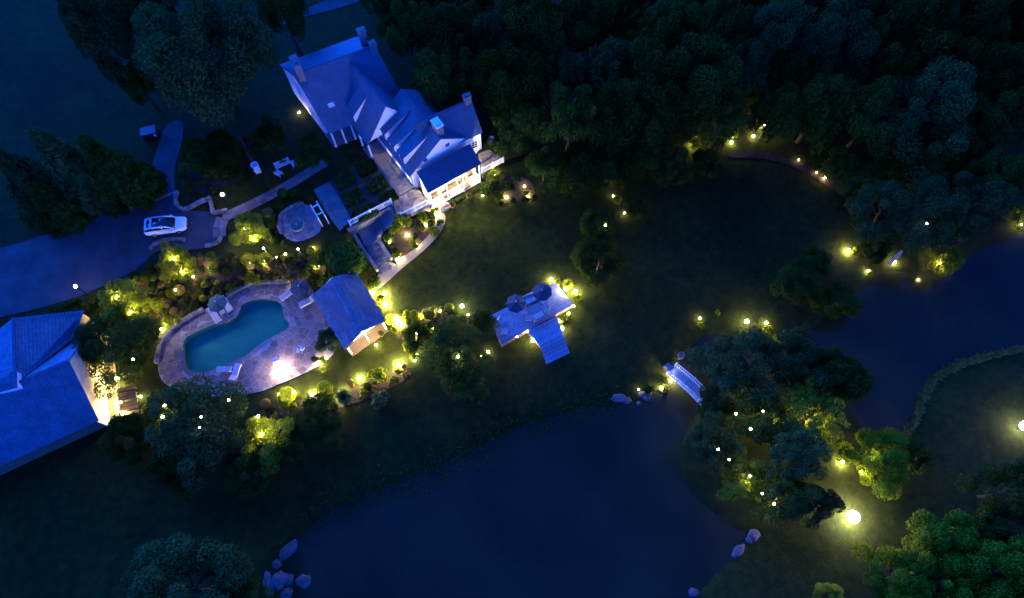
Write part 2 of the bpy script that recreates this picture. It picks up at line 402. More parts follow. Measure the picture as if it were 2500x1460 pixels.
def copy_tree(src, loc, rz, label, group=None):
    r = src.copy(); C.objects.link(r); r.location = loc; r.rotation_euler = (0, 0, rz); r['label'] = label
    if group: r['group'] = group
    def rec(a, b):
        for c in CH.get(a.name) or CH.setdefault(a.name, kids(a)):
            d = c.copy(); C.objects.link(d); d.parent = b; rec(c, d)
    rec(src, r)
    return r
def sheet(name, pts2, off, m, cell=0.8, kind='structure', flat=None):
    """polygon laid on the terrain"""
    bm = bmesh.new()
    vs = [bm.verts.new((p[0], p[1], 0)) for p in pts2]; bm.faces.new(vs)
    bmesh.ops.triangulate(bm, faces=bm.faces[:])
    if flat is None:
        P = np.array([(p[0], p[1]) for p in pts2]); lo, hi = P.min(0), P.max(0)
        for ax in (0, 1):
            k = lo[ax] + cell
            while k < hi[ax]:
                co = [0, 0, 0]; co[ax] = k; no = [0, 0, 0]; no[ax] = 1
                bmesh.ops.bisect_plane(bm, geom=bm.verts[:] + bm.edges[:] + bm.faces[:], plane_co=co, plane_no=no); k += cell
    me = bpy.data.meshes.new(name); bm.to_mesh(me); bm.free()
    co = np.empty(len(me.vertices) * 3); me.vertices.foreach_get('co', co); co = co.reshape(-1, 3)
    co[:, 2] = flat if flat is not None else terrain(co[:, :2]) + off
    me.vertices.foreach_set('co', co.ravel()); me.update()
    if sum(p.normal.z for p in me.polygons) < 0: me.flip_normals()
    me.materials.append(m)
    o = obj(name, me)
    if kind: o['kind'] = kind
    return o
def smooth_poly(pts, it=2):
    for _ in range(it):
        q = []
        for i in range(len(pts)):
            a, b = np.array(pts[i]), np.array(pts[(i + 1) % len(pts)])
            q += [a * .75 + b * .25, a * .25 + b * .75]
        pts = q
    return pts
def near_on(poly, p):
    best = None
    for i in range(len(poly)):
        a, b = poly[i], poly[(i + 1) % len(poly)]; e = b - a
        t = max(0, min(1, float((p - a) @ e / max(e @ e, 1e-9)))); q = a + e * t; d = float(((p - q) ** 2).sum())
        if best is None or d < best[0]: best = (d, q)
    return best[1]
def voronoi(poly, hole, sp, gap, jit=.38, seed=1, rot=0.0):
    """irregular convex stones filling a region"""
    rg = random.Random(seed); lo, hi = poly.min(0), poly.max(0); S = []
    c, s = math.cos(rot), math.sin(rot); mid = (lo + hi) / 2; rad = float(np.hypot(*(hi - lo))) / 2 + sp
    n = int(rad / sp) + 1
    for i in range(-n, n + 1):
        for j in range(-n, n + 1):
            x = (i + (.5 if j % 2 else 0)) * sp + rg.uniform(-jit, jit) * sp; y = j * sp * .88 + rg.uniform(-jit, jit) * sp
            S.append((mid[0] + x * c - y * s, mid[1] + x * s + y * c))
    S = np.array(S); S = S[sdf(S, poly) < sp * .8]
    out = []
    for p in S:
        d = sdf(p[None], poly)[0]
        if d > 0 or (hole is not None and sdf(p[None], hole)[0] < 0.05): continue
        cell = [p + np.array(q) * sp * 1.6 for q in ((-1, -1), (1, -1), (1, 1), (-1, 1))]
        for q in S[((S - p) ** 2).sum(1) < (sp * 2.6) ** 2]:
            if (q == p).all(): continue
            nrm = q - p; L = np.hypot(*nrm); nrm = nrm / L; k = L / 2 - gap / 2; new = []
            for a in range(len(cell)):
                A, B = cell[a], cell[(a + 1) % len(cell)]; da, db = (A - p) @ nrm - k, (B - p) @ nrm - k
                if da <= 0: new.append(A)
                if da * db < 0: new.append(A + (B - A) * da / (da - db))
            cell = new
            if len(cell) < 3: break
        if len(cell) < 3: continue
        res = []
        for q in cell:
            if sdf(q[None], poly)[0] > -.03: q = near_on(poly, q) * .97 + p * .03
            if hole is not None and sdf(q[None], hole)[0] < .03: q = near_on(hole, q) * .95 + p * .05
            res.append(q)
        A = abs(sum(res[i][0] * res[(i + 1) % len(res)][1] - res[(i + 1) % len(res)][0] * res[i][1] for i in range(len(res)))) / 2
        if A > .05: out.append(res)
    return out
def stones(parent, cells, z0, z1, m, name='flagstone', uneven=.012, seed=3):
    rg = random.Random(seed)
    for c in cells:
        ctr = sum(c) / len(c); t = z1 + rg.uniform(-uneven, uneven)
        b = MB(); n = len(c)
        A = sum(c[i][0] * c[(i + 1) % n][1] - c[(i + 1) % n][0] * c[i][1] for i in range(n))
        if A < 0: c = c[::-1]
        inn = [ctr + (q - ctr) * .94 for q in c]
        vs = [(q[0], q[1], z0) for q in c] + [(q[0], q[1], t - .012) for q in c] + [(q[0], q[1], t) for q in inn]
        fs = [tuple(range(2 * n, 3 * n))]
        for i in range(n):
            j = (i + 1) % n; fs += [(i, j, n + j, n + i), (n + i, n + j, 2 * n + j, 2 * n + i)]
        b.add(vs, fs); o = b.build(name, m, parent, org=(ctr[0], ctr[1], 0))
        o.location = (ctr[0], ctr[1], 0)
ORD = ['first', 'second', 'third', 'fourth', 'fifth', 'sixth', 'seventh', 'eighth', 'ninth', 'tenth', 'eleventh', 'twelfth', 'thirteenth', 'fourteenth', 'fifteenth', 'sixteenth']
#@@STRUCT
# ================================================================== GROUND, WATER, PAVING
def axis(lo, hi, step, far):
    a = list(np.arange(lo, hi + .01, step)); k = step
    l, r = [], []
    x = lo
    while x > -far: k *= 1.5; x -= k; l.append(x)
    k = step; x = hi
    while x < far: k *= 1.5; x += k; r.append(x)
    return np.array(l[::-1] + a + r)
gx, gy = axis(-78, 78, .75, 2500), axis(-10, 90, .75, 2500)
GX, GY = np.meshgrid(gx, gy); P = np.stack([GX.ravel(), GY.ravel()], 1)
gz = terrain(P)
nx, ny = len(gx), len(gy)
ix, iy = int(np.argmin(abs(gx + 78))), int(np.argmin(abs(gy + 10)))
HG.update(x0=gx[ix], y0=gy[iy], s=.75, g=gz.reshape(ny, nx)[iy:iy + int(100 / .75), ix:ix + int(156 / .75)])
idx = np.arange(nx * ny).reshape(ny, nx)
fq = np.stack([idx[:-1, :-1], idx[:-1, 1:], idx[1:, 1:], idx[1:, :-1]], -1).reshape(-1, 4)
me = bpy.data.meshes.new('ground'); me.from_pydata(np.column_stack([P, gz]).tolist(), [], fq.tolist())
me.polygons.foreach_set('use_smooth', [True] * len(me.polygons)); me.materials.append(M_GRASS)
ground = tag(obj('ground', me), kind='structure')
# pond and the stream under the bridge: one water sheet, the banks cut its outline
def grow(poly, d):
    n = len(poly); out = []
    A = sum(poly[i][0] * poly[(i + 1) % n][1] - poly[(i + 1) % n][0] * poly[i][1] for i in range(n)); sg = 1 if A > 0 else -1
    for i in range(n):
        e = poly[(i + 1) % n] - poly[i - 1]; nn = np.array((e[1], -e[0])) * sg / max(1e-6, np.hypot(*e)); out.append(poly[i] + nn * d)
    return np.array(out)
pond_water = sheet('pond_water', grow(pond, .9), 0, M_POND, flat=WATER)

drive_px = [(-500, 720), (0, 608), (130, 568), (250, 530), (330, 482), (368, 420), (388, 345), (408, 298), (450, 292), (446, 345), (428, 400), (424, 452), (440, 505),
            (470, 517), (520, 515), (545, 560), (532, 600), (470, 612), (385, 606), (340, 655), (240, 706), (130, 745), (0, 776), (-500, 880)]
drive = sheet('driveway', smooth_poly(xy(PL(ID, drive_px, T)), 2), .05, M_ASPH)
b = MB()
# far lane glimpsed between the trees behind the house
lane = sheet('far_lane', smooth_poly(xy(PL(ID, [(600, 30), (640, 58), (705, 48), (775, 35), (900, 0), (890, -30), (740, 20), (690, 75), (640, 80)], T)), 1), .05, M_ASPH)
lane2 = sheet('far_lane_bend', smooth_poly(xy(PL(ID, [(1240, -10), (1262, 18), (1300, 14), (1330, -20)], T)), 1), .05, M_ASPH)

# garden path of slabs from the drive to the house
def slab_path(name, px, zl, width, slabl, m, base_m, rows=2, seed=5):
    pts = [W(*p, zl) for p in px]
    L = [0]
    for i in range(len(pts) - 1): L.append(L[-1] + (pts[i + 1] - pts[i]).length)
    def pos(s):
        for i in range(len(pts) - 1):
            if s <= L[i + 1] or i == len(pts) - 2:
                t = (s - L[i]) / (L[i + 1] - L[i]); d = (pts[i + 1] - pts[i]).normalized(); return pts[i].lerp(pts[i + 1], t), d
    left, right, n = [], [], int(L[-1] / .8)
    for i in range(n + 1):
        p, d = pos(L[-1] * i / n); q = Vector((-d.y, d.x, 0)); left.append(p + q * width / 2); right.append(p - q * width / 2)
    base = sheet(name, [(p.x, p.y) for p in left] + [(p.x, p.y) for p in right[::-1]], .045, base_m)
    rg = random.Random(seed); s = 0; cells = []
    while s < L[-1] - .3:
        l = slabl * rg.uniform(.8, 1.2); e = min(s + l, L[-1])
        p0, d0 = pos(s + .03); p1, d1 = pos(e - .03)
        cut = [0, rg.uniform(.38, .62), 1] if rows == 2 else [0, 1]
        for k in range(len(cut) - 1):
            a, c = cut[k] - .5, cut[k + 1] - .5
            a = a * width + (.03); c = c * width - (.03)
            q0 = Vector((-d0.y, d0.x, 0)); q1 = Vector((-d1.y, d1.x, 0))
            cells.append([np.array((v.x, v.y)) for v in (p0 + q0 * a, p1 + q1 * a, p1 + q1 * c, p0 + q0 * c)])
        s = e
    zz = hz(*cells[0][0])
    for c in cells:
        z = float(np.mean(terrain(c))); stones(base, [c], z, z + .085, m, 'paving_slab', seed=len(c[0]) + rg.randint(0, 999))
    return base
slab_path('garden_path', [Z2(*p) for p in [(800, 600), (900, 560), (1050, 490), (1250, 390), (1450, 275), (1620, 165), (1740, 100)]], T, 1.25, 1.3, M_FLAG, M_PATH)
# entrance apron beside the drive
slab_path('path_apron', [Z2(*p) for p in [(770, 780), (765, 700), (800, 600)]], T, 1.5, 1.2, M_FLAG, M_PATH, seed=9)
# broad curved path at the foot of the stairs up to the garden room
cp = [Z6(*p) for p in [(1770, 310), (1850, 270), (1885, 370), (1830, 500), (1700, 640), (1500, 800), (1330, 960), (1200, 1060), (1090, 1080), (1180, 980), (1260, 880), (1250, 800),
                       (1370, 745), (1450, 735), (1600, 640), (1720, 520), (1790, 400)]]
curved = sheet('curved_path', smooth_poly(xy([at(*p) for p in cp]), 2), .07, M_PATH, cell=.5)
far_path = [(1775, 372), (1850, 366), (1930, 385), (2010, 425), (2070, 480), (2062, 492), (2000, 440), (1925, 402), (1850, 383), (1778, 388)]
sheet('woodland_path', smooth_poly(xy([at(*p) for p in far_path]), 2), .05, M_SOIL, cell=.7)

# ---------------------------------------------------------------- swimming pool and its flagstone terrace
poolS = np.array(smooth_poly([p for p in pool], 2)); terrS = np.array(smooth_poly([p for p in poolterr], 2))
pc = poolS.mean(0)
cop = grow(poolS, .42)
def ring(a, b, z, m, name, bottom=None):
    mb = MB(); n = len(a)
    mb.add([(p[0], p[1], z) for p in a] + [(p[0], p[1], z) for p in b], [(i, (i + 1) % n, n + (i + 1) % n, n + i) for i in range(n)])
    return mb
terr = bpy.data.objects.new('pool_terrace', None); C.objects.link(terr); terr['kind'] = 'structure'
# mortar bed: sheet with a hole
bm = bmesh.new()
ov = [bm.verts.new((p[0], p[1], 0)) for p in terrS]; iv = [bm.verts.new((p[0], p[1], 0)) for p in cop]
es = [bm.edges.new((l[i], l[(i + 1) % len(l)])) for l in (ov, iv) for i in range(len(l))]
bmesh.ops.triangle_fill(bm, edges=es, use_beauty=True)
for f in [f for f in bm.faces if sdf(np.array([f.calc_center_median()[:2]]), cop)[0] < 0]: bm.faces.remove(f)
for f in bm.faces:
    if f.normal.z < 0: f.normal_flip()
me = bpy.data.meshes.new('mortar_bed'); bm.to_mesh(me); bm.free(); me.materials.append(M_MORTAR)
bed = obj('mortar_bed', me, terr)
stones(terr, voronoi(terrS, cop, .86, .055, seed=4), -.02, .03, M_FLAG)
sp = thing('swimming_pool', (pc[0], pc[1], 0), 'freeform swimming pool of dim blue water set in flagstones', 'swimming pool')
org = sp.location
n = len(poolS); b = MB()
b.add([(p[0], p[1], .0) for p in poolS] + [(p[0], p[1], -.95) for p in poolS], [(i, (i + 1) % n, n + (i + 1) % n, n + i) for i in range(n)])
b.build('basin_wall', M_POOLF, sp, org)
for nm, zz, mm in (('basin_floor', -.95, M_POOLF), ('water_surface', -.06, M_POOLW)):
    o = sheet(nm, [(p[0] - org[0], p[1] - org[1]) for p in poolS], 0, mm, flat=zz, kind=None); o.parent = sp
# coping stones round the rim
k = 0; step = 3; inn = grow(poolS, -.06)
rgc = random.Random(12)
while k < n:
    idxs = [(k + j) % n for j in range(step + 1)]
    a = [inn[i] for i in idxs]; c = [cop[i] for i in idxs]
    a[-1] = a[-2] * .06 + a[-1] * .94; c[-1] = c[-2] * .06 + c[-1] * .94
    b = MB(); b.prism([tuple(q) for q in a] + [tuple(q) for q in c[::-1]], -.02, .05 + rgc.uniform(-.006, .006))
    b.build('coping_stone', M_STONE, sp, org); k += step
# raised stone ledge at the shallow end
ledge = thing('spa_ledge', W(*Z3(305, 910), 0), 'raised square stone ledge at the shallow end of the pool', 'stone ledge')
b = MB(); q = PL(Z3, [(262, 880), (340, 850), (352, 960), (270, 975)], .3)
b.prism([(p.x, p.y) for p in q], .035, .3).build('ledge_block', M_STONE, ledge, ledge.location)
b = MB(); qc = sum((Vector(p) for p in q), Vector()) / 4
b.prism([((p.x - qc.x) * 1.06 + qc.x, (p.y - qc.y) * 1.06 + qc.y) for p in q], .302, .36).build('cap_stone', M_SLAB, ledge, ledge.location)

# ---------------------------------------------------------------- low stone walls
def stone_wall(px, label, h=.45, w=.4, z=None, m=None, bl=.55, seed=1, group=None):
    pts = [Vector(p) if not isinstance(p, tuple) else (W(*p, z) if z is not None else at(*p)) for p in px]
    root = thing('stone_wall', (pts[0].x, pts[0].y, pts[0].z), label, 'wall', group); rg = random.Random(seed)
    for i in range(len(pts) - 1):
        a, c = pts[i], pts[i + 1]; L = math.hypot(c.x - a.x, c.y - a.y)
        if L < .05: continue
        d = math.atan2(c.y - a.y, c.x - a.x); k = max(1, round(L / bl))
        for j in range(k):
            t = (j + .5) / k; p = a.lerp(c, t); g = p.z if z is not None else hz(p.x, p.y)
            hh = h * rg.uniform(.9, 1.06)
            b = MB(); b.box((0, 0, 0), (L / k * .95, w * rg.uniform(.88, 1.08), hh + .25), 0, .93)
            o = b.build('wall_stone', m or M_STONE, root)
            o.location = (p.x - pts[0].x, p.y - pts[0].y, g + (hh - .25) / 2 - pts[0].z); o.rotation_euler = (0, 0, d + rg.uniform(-.04, .04))
    return root
stone_wall([Z3(*p) for p in [(95, 1000), (118, 870), (150, 768), (235, 675), (330, 596), (450, 525), (560, 466)]], 'low stone wall curving round the left end of the pool terrace', z=0.0, seed=2)
stone_wall([Z3(*p) for p in [(780, 340), (870, 285), (960, 240), (1070, 215), (1180, 200), (1300, 198), (1400, 195)]], 'low stone wall along the planted bank behind the pool', z=0.0, seed=3)
stone_wall([Z2(*p) for p in [(180, 455), (250, 425), (330, 390), (395, 365)]], 'thin stone edging in the dark bed where the drive forks', h=.25, w=.22, z=T, seed=4)
stone_wall([Z2(*p) for p in [(390, 370), (375, 430), (385, 500), (450, 540), (520, 510), (600, 465), (700, 430)]], 'curved dry stone wall between the parking court and the lamp bed', z=T, seed=5)
stone_wall([Z2(*p) for p in [(690, 460), (705, 520), (715, 570), (790, 555), (850, 540)]], 'angled stone wall under the driveway lamp beside the slab path', z=T, seed=6)
stone_wall([Z2(*p) for p in [(140, 900), (165, 855), (250, 815), (330, 803), (400, 800), (460, 808)]], 'low stone kerb below the parked white car', h=.3, z=T, seed=7)
stone_wall([Z2(*p) for p in [(640, 865), (700, 855), (760, 830), (790, 780)]], 'short stone kerb at the end of the parking court', h=.3, z=T, seed=8)
# ================================================================== THE HOUSE
def V2(a, z): return Vector((a.x, a.y, z))
house = thing('country_house', W(*Z1(700, 750), T), 'large white country house with blue-grey slate roofs, dormers and lit garden room', 'house')
HO = house.location
TK = .14
LIT_GLASS = M_GLASS
def hp(mb, name, m, parent=None, smooth=False):
    """part of the house: world coordinates minus the base"""
    return mb.build(name, m, parent or house, HO, smooth)
def roof(name, quads, m=M_SLATE):
    mb = MB()
    for q in quads: mb.slab(q, TK)
    return hp(mb, name, m)
def inset_wall(poly, z0, name='wall', m=M_WALL, th=.18):
    pass
def chimney(base, top_z, w, d, rz, cap=M_CHIM):
    mb = MB(); h = top_z - base.z
    mb.box((base.x, base.y, base.z + h / 2), (w, d, h), rz); c = hp(mb, 'chimney', M_CHIM)
    mb = MB(); mb.box((base.x, base.y, top_z + .07), (w * 1.16, d * 1.2, .14), rz); mb.box((base.x, base.y, top_z + .2), (w * .6, d * .6, .12), rz)
    hp(mb, 'chimney_cap', cap, c); return c
zE, zR, zB = T + 3.0, T + 8.0, T + 5.0
R1, R2 = W(*Z1(188, 405), zR), W(*Z1(745, 200), zR)
rv = R2 - R1; u = rv.normalized()
FE0 = W(*Z1(430, 805), zE); FE1 = FE0 + rv; BE0 = W(*Z1(92, 330), zB); BE1 = BE0 + rv
rf = roof('main_roof', [(R1, FE0, FE1, R2), (R2, BE1, BE0, R1)])
mb = MB(); mb.bar(R1 - u * .02 + Vector((0, 0, .06)), R2 + u * .02 + Vector((0, 0, .06)), .28, .14); hp(mb, 'ridge_cap', M_SLATE2, rf)
fd = V2(FE0 - R1, 0).normalized()          # outwards at the front
def gable(name, ridge, front, back, z0, s, din, m=M_WALL, th=.16):
    """gable wall standing in the plane of a rake, a little inside it"""
    off = s * din
    r = ridge + off; f = front + off; bk = back + off
    k = .06
    f2 = f.lerp(r, k); b2 = bk.lerp(r, k); dz = Vector((0, 0, -.2))
    mb = MB(); mb.wall([V2(f2, z0), V2(b2, z0), b2 + dz, r + dz, f2 + dz], th); return hp(mb, name, m)
# main block walls: the front wall stands back under the open porch
pf = 2.6
FW0 = FE0 - fd * pf
gl = gable('gable_wall', R1, FW0.lerp(R1, .0) + Vector((0, 0, 1.45)), BE0, T - 2.0, u, .22)
gr = gable('gable_wall', R2, FW0 + rv + Vector((0, 0, 1.45)), BE1, T - 1.0, -u, .22)
mb = MB(); a = FW0 + u * .2; c = FW0 + rv - u * .2; mb.wall([V2(a, T - .5), V2(c, T - .5), V2(c, zE + 1.3), V2(a, zE + 1.3)], .16); hp(mb, 'front_wall', M_WALL)
bi = BE0 - fd * -.35; mb = MB(); a = bi + u * .2; c = bi + rv - u * .2; mb.wall([V2(a, T - 1), V2(c, T - 1), V2(c, zB - .15), V2(a, zB - .15)], .16); hp(mb, 'back_wall', M_WALL)
# windows of the left gable
def win_on(p, along, w, h, up=Vector((0, 0, 1)), m=M_GLASSD, grid=(2, 3), name='window', nrm=None):
    """window set on a wall: frame, pane, muntins"""
    nrm = nrm or along.cross(up).normalized()
    mb = MB(); mb.wall([p - along * w / 2 + nrm * .02, p + along * w / 2 + nrm * .02, p + along * w / 2 + up * h + nrm * .02, p - along * w / 2 + up * h + nrm * .02], .05)
    o = hp(mb, name, m)
    fr = MB()
    for t in (-.5, .5): fr.bar(p + along * w * t + nrm * .05, p + along * w * t + up * h + nrm * .05, .09)
    for t in (0, 1): fr.bar(p - along * (w / 2 + .045) + up * h * t + nrm * .05, p + along * (w / 2 + .045) + up * h * t + nrm * .05, .09)
    for i in range(1, grid[0]): q = p + along * w * (i / grid[0] - .5) + nrm * .055; fr.bar(q, q + up * h, .035)
    for j in range(1, grid[1]): q = p + up * h * j / grid[1] + nrm * .055; fr.bar(q - along * w / 2, q + along * w / 2, .035)
    hp(fr, 'window_frame', M_TRIM, o); return o
gn = -u
gm = R1 + u * .22
for t, zz in ((.3, 1.0), (.62, 1.0), (.45, 3.9)):
    p = V2(FW0.lerp(BE0, t) + u * .22, T + zz) + gn * .08
    win_on(p, fd, .85, 1.4, nrm=gn)
p = V2(FW0.lerp(BE0, .48) + u * .22, T - .4) + gn * .08
# porch posts along the front of the main block
for t in (.03, .16, .285):
    q = FE0 + rv * t - fd * .25
    mb = MB(); mb.bar(V2(q, T), V2(q, zE - .12), .16); mb.bar(V2(q, T), V2(q, T + .25), .24); hp(mb, 'porch_post', M_TRIM)
mb = MB(); mb.prism([(q.x, q.y) for q in (FE0 - fd * .2, FE0 + rv * .34 - fd * .2, FW0 + rv * .34, FW0)], T - .4, T + .06); hp(mb, 'porch_floor', M_SLAB)
# plates on the front slope
def on_slope(A, B, Cc, s, t): return A + (B - A) * s + (Cc - A) * t
sl_n = (FE0 - R1).cross(rv).normalized(); sl_n = sl_n if sl_n.z > 0 else -sl_n
for (zx, zy), w, d in (((450, 605), .7, .5), ((245, 432), .75, .6), ((265, 478), .7, .5)):
    best = None
    for i in range(41):
        for j in range(41):
            q = R1 + rv * (i / 40) + (FE0 - R1) * (j / 40); pq = W(*Z1(zx, zy), q.z)
            e = math.hypot(q.x - pq.x, q.y - pq.y)
            if best is None or e < best[0]: best = (e, q)
    q = best[1]; e1 = u; e2 = (FE0 - R1).normalized(); q = q + sl_n * .06
    mb = MB(); mb.slab([q - e1 * w / 2 - e2 * d / 2, q + e1 * w / 2 - e2 * d / 2, q + e1 * w / 2 + e2 * d / 2, q - e1 * w / 2 + e2 * d / 2], .1)
    hp(mb, 'roof_vent', M_TRIM if w == .7 and zx > 300 else M_SLATE2)
rz_u = math.atan2(u.y, u.x)
chimney(V2(R1 + u * .75, zR - .8), zR + 1.9, 1.5, .75, rz_u + math.pi / 2)
chimney(V2(R2 - u * .6 - fd * 1.4, zR - 1.9), zR + 1.4, .85, .75, rz_u)
chimney(V2(R2 - u * .35 + fd * .3, zR - .9), zR + .75, .75, .7, rz_u)

# middle wing (taller) and long wing, ridges running towards the lawn
def wing(name, rs, re, es, ee, drop_sides=True, m=M_SLATE, gable_end=True, z0=T - 1.0, wi=.35, back=0.0):
    """gabled wing: ridge start/end, left eave start/end (right one mirrored). returns right eave points and wall lines"""
    ax = (re - rs); ax.z = 0; ax.normalize()
    def foot(p): t = (p - rs).dot(ax); return V2(rs + ax * t, rs.z)
    # rectangular plan: eave line parallel to ridge at the mean distance
    off = ((es - foot(es)) + (ee - foot(ee))) / 2
    E0 = rs + off; E1 = re + off; mir = Vector((-off.x, -off.y, off.z)); M0 = rs + mir; M1 = re + mir
    r = roof(name, [(rs, E0, E1, re), (re, M1, M0, rs)], m)
    mbx = MB(); mbx.bar(rs + Vector((0, 0, .06)), re + Vector((0, 0, .06)), .26, .13); hp(mbx, 'ridge_cap', M_SLATE2, r)
    return E0, E1, M0, M1, ax, off
zR1, zE1 = T + 7.4, T + 2.7
w1 = wing('middle_roof', W(*Z1(545, 275), zR1), W(*Z1(818, 612), zR1), W(*Z1(575, 740), zE1), W(*Z1(667, 847), zE1))
zR2, zE2 = T + 6.2, T + 2.6
w2 = wing('long_wing_roof', W(*Z1(922, 500), zR2), W(*Z1(1195, 838), zR2), W(*Z1(740, 795), zE2), W(*Z1(990, 1110), zE2))
def wing_walls(w, zr, ze, z0, left=True, right=True, inl=.4, end=True, porch=0.0):
    E0, E1, M0, M1, ax, off = w
    o = V2(off, 0); ln = o.length; on = o.normalized(); rs = E0 - off; re = E1 - off
    a = re - ax * .12
    k = 1 - inl / ln
    zt = ze + (zr - ze) * (inl / ln) - .18
    if end:
        mbx = MB(); mbx.wall([V2(a + o * k, z0), V2(a - o * k, z0), V2(a - o * k, zt), V2(a, zr - .2), V2(a + o * k, zt)], .16); hp(mbx, 'gable_wall', M_WALL)
    return on, ln, a, k, zt
E0, E1, M0, M1, ax1, off1 = w1
on1, ln1, a1, k1, zt1 = wing_walls(w1, zR1, zE1, T - .5, inl=.4, end=False)
# end wall of the middle wing above the long wing, and its recessed side wall behind the porch
a = (E1 - off1) - ax1 * .12; o = V2(off1, 0)
mb = MB(); mb.wall([V2(a + o * .9, zE1 + .35), V2(a - o * .9, zE1 + .35), V2(a, zR1 - .2)], .16); hp(mb, 'gable_wall', M_WALL)
mb = MB(); q0 = V2(E0 + on1 * -2.2, T - .5); q1 = V2(E1 + on1 * -2.2, T - .5); mb.wall([q0, q1, V2(q1, zE1 + 2.0), V2(q0, zE1 + 2.0)], .16); hp(mb, 'side_wall', M_WALL)
for q in (E1 - on1 * .15 - ax1 * .2, E1 - on1 * .15 - ax1 * 2.3):
    mb = MB(); mb.bar(V2(q, T), V2(q, zE1 - .1), .17); mb.bar(V2(q, T), V2(q, T + .25), .26); hp(mb, 'porch_post', M_TRIM)

E0, E1, M0, M1, ax2, off2 = w2
on2, ln2, a2, k2, zt2 = wing_walls(w2, zR2, zE2, T - 1.2, inl=.4)
o2 = V2(off2, 0)
# left side wall with three tall lit windows: real openings
wl0 = V2(E0 + o2.normalized() * -.4, 0); wl1 = V2(E1 + o2.normalized() * -.4 - ax2 * .12, 0); Lw = (wl1 - wl0).length
def wpt(s, z): q = wl0 + ax2 * s; return Vector((q.x, q.y, z))
def s_of(zx, zy): q = W(*Z1(zx, zy), T + 1.2); return (Vector((q.x, q.y, 0)) - wl0).dot(ax2)
wins = sorted(min(max(s_of(*p), .8), Lw - .9) for p in ((828, 925), (888, 1005), (958, 1100)))
s0 = 0.0; ztw = zE2 + .05; wh0, wh1 = T + .25, T + 2.15; ww = 1.25
mb = MB(); mb.wall([wpt(0, T - .6), wpt(Lw, T - .6), wpt(Lw, wh0), wpt(0, wh0)], .16); hp(mb, 'side_wall', M_WALL)
mb = MB(); mb.wall([wpt(0, wh1), wpt(Lw, wh1), wpt(Lw, ztw), wpt(0, ztw)], .16); hp(mb, 'side_wall', M_WALL)
edges = [0.0]
for s in wins: edges += [s - ww / 2, s + ww / 2]
edges.append(Lw)
for i in range(0, len(edges), 2):
    if edges[i + 1] - edges[i] > .02:
        mb = MB(); mb.wall([wpt(edges[i], wh0), wpt(edges[i + 1], wh0), wpt(edges[i + 1], wh1), wpt(edges[i], wh1)], .16); hp(mb, 'side_wall', M_WALL)
for s in wins:
    mb = MB(); mb.wall([wpt(s - ww / 2, wh0), wpt(s + ww / 2, wh0), wpt(s + ww / 2, wh1), wpt(s - ww / 2, wh1)], .02); g = hp(mb, 'window', M_GLASS)
    fr = MB()
    for i in range(4): fr.bar(wpt(s + ww * (i / 3 - .5), wh0), wpt(s + ww * (i / 3 - .5), wh1), .075 if i in (0, 3) else .055)
    for j in range(5): z = wh0 + (wh1 - wh0) * j / 4; fr.bar(wpt(s - ww / 2, z), wpt(s + ww / 2, z), .055)
    hp(fr, 'window_frame', M_TRIM, g)
# room floor and inner wall so that the light has a room
q = [V2(wl0 + ax2 * 0, 0), V2(wl1, 0), V2(wl1 - on2 * 5, 0), V2(wl0 - on2 * 5, 0)]
mb = MB(); mb.prism([(p.x, p.y) for p in q], T - .1, T + .05); hp(mb, 'room_floor', M_FLOOR)
mb = MB(); i0 = wl0 - on2 * 4.6; i1 = wl1 - on2 * 4.6; mb.wall([V2(i0, T), V2(i1, T), V2(i1, zE2 + .6), V2(i0, zE2 + .6)], .12); hp(mb, 'room_wall', M_ROOM)
mb = MB(); i0 = wl0 + ax2 * .1; i1 = i0 - on2 * 4.6; mb.wall([V2(i0, T), V2(i1, T), V2(i1, zE2 + .4), V2(i0, zE2 + .4)], .12); hp(mb, 'room_wall', M_ROOM)
M_LAMPW = emit('house_lamp', (1, .84, .58), 4200)
for s in wins:
    q = wpt(s, T + 2.0) - on2 * 1.5; mb = MB(); mb.ball(q, .05, 10, 6); hp(mb, 'ceiling_lamp', M_LAMPW)
# right side wall
m0 = V2(M0 + o2.normalized() * .4, 0); m1 = V2(M1 + o2.normalized() * .4 - ax2 * .12, 0)
mb = MB(); mb.wall([V2(m0, T - .8), V2(m1, T - .8), V2(m1, zE2), V2(m0, zE2)], .16); hp(mb, 'side_wall', M_WALL)
# attic louvres in the lawn gable
for zx, zy in ((1265, 910), (1105, 995)):
    q = W(*Z1(zx, zy), T + 4.3)
    d = (q - a2).dot(on2); p = V2(a2 + on2 * d + ax2 * .1, T + (4.1 if zx > 1200 else 3.7))
    f = MB(); f.wall([p - on2 * .26, p + on2 * .26, p + on2 * .26 + Vector((0, 0, .5)), p - on2 * .26 + Vector((0, 0, .5))], .06); lv = hp(f, 'gable_louvre', M_BROWN)
    f = MB()
    for j in range(4): z = Vector((0, 0, .08 + .115 * j)); f.bar(p - on2 * .22 + ax2 * .05 + z, p + on2 * .22 + ax2 * .05 + z, .05, .04)
    hp(f, 'louvre_slat', M_CHIM, lv)
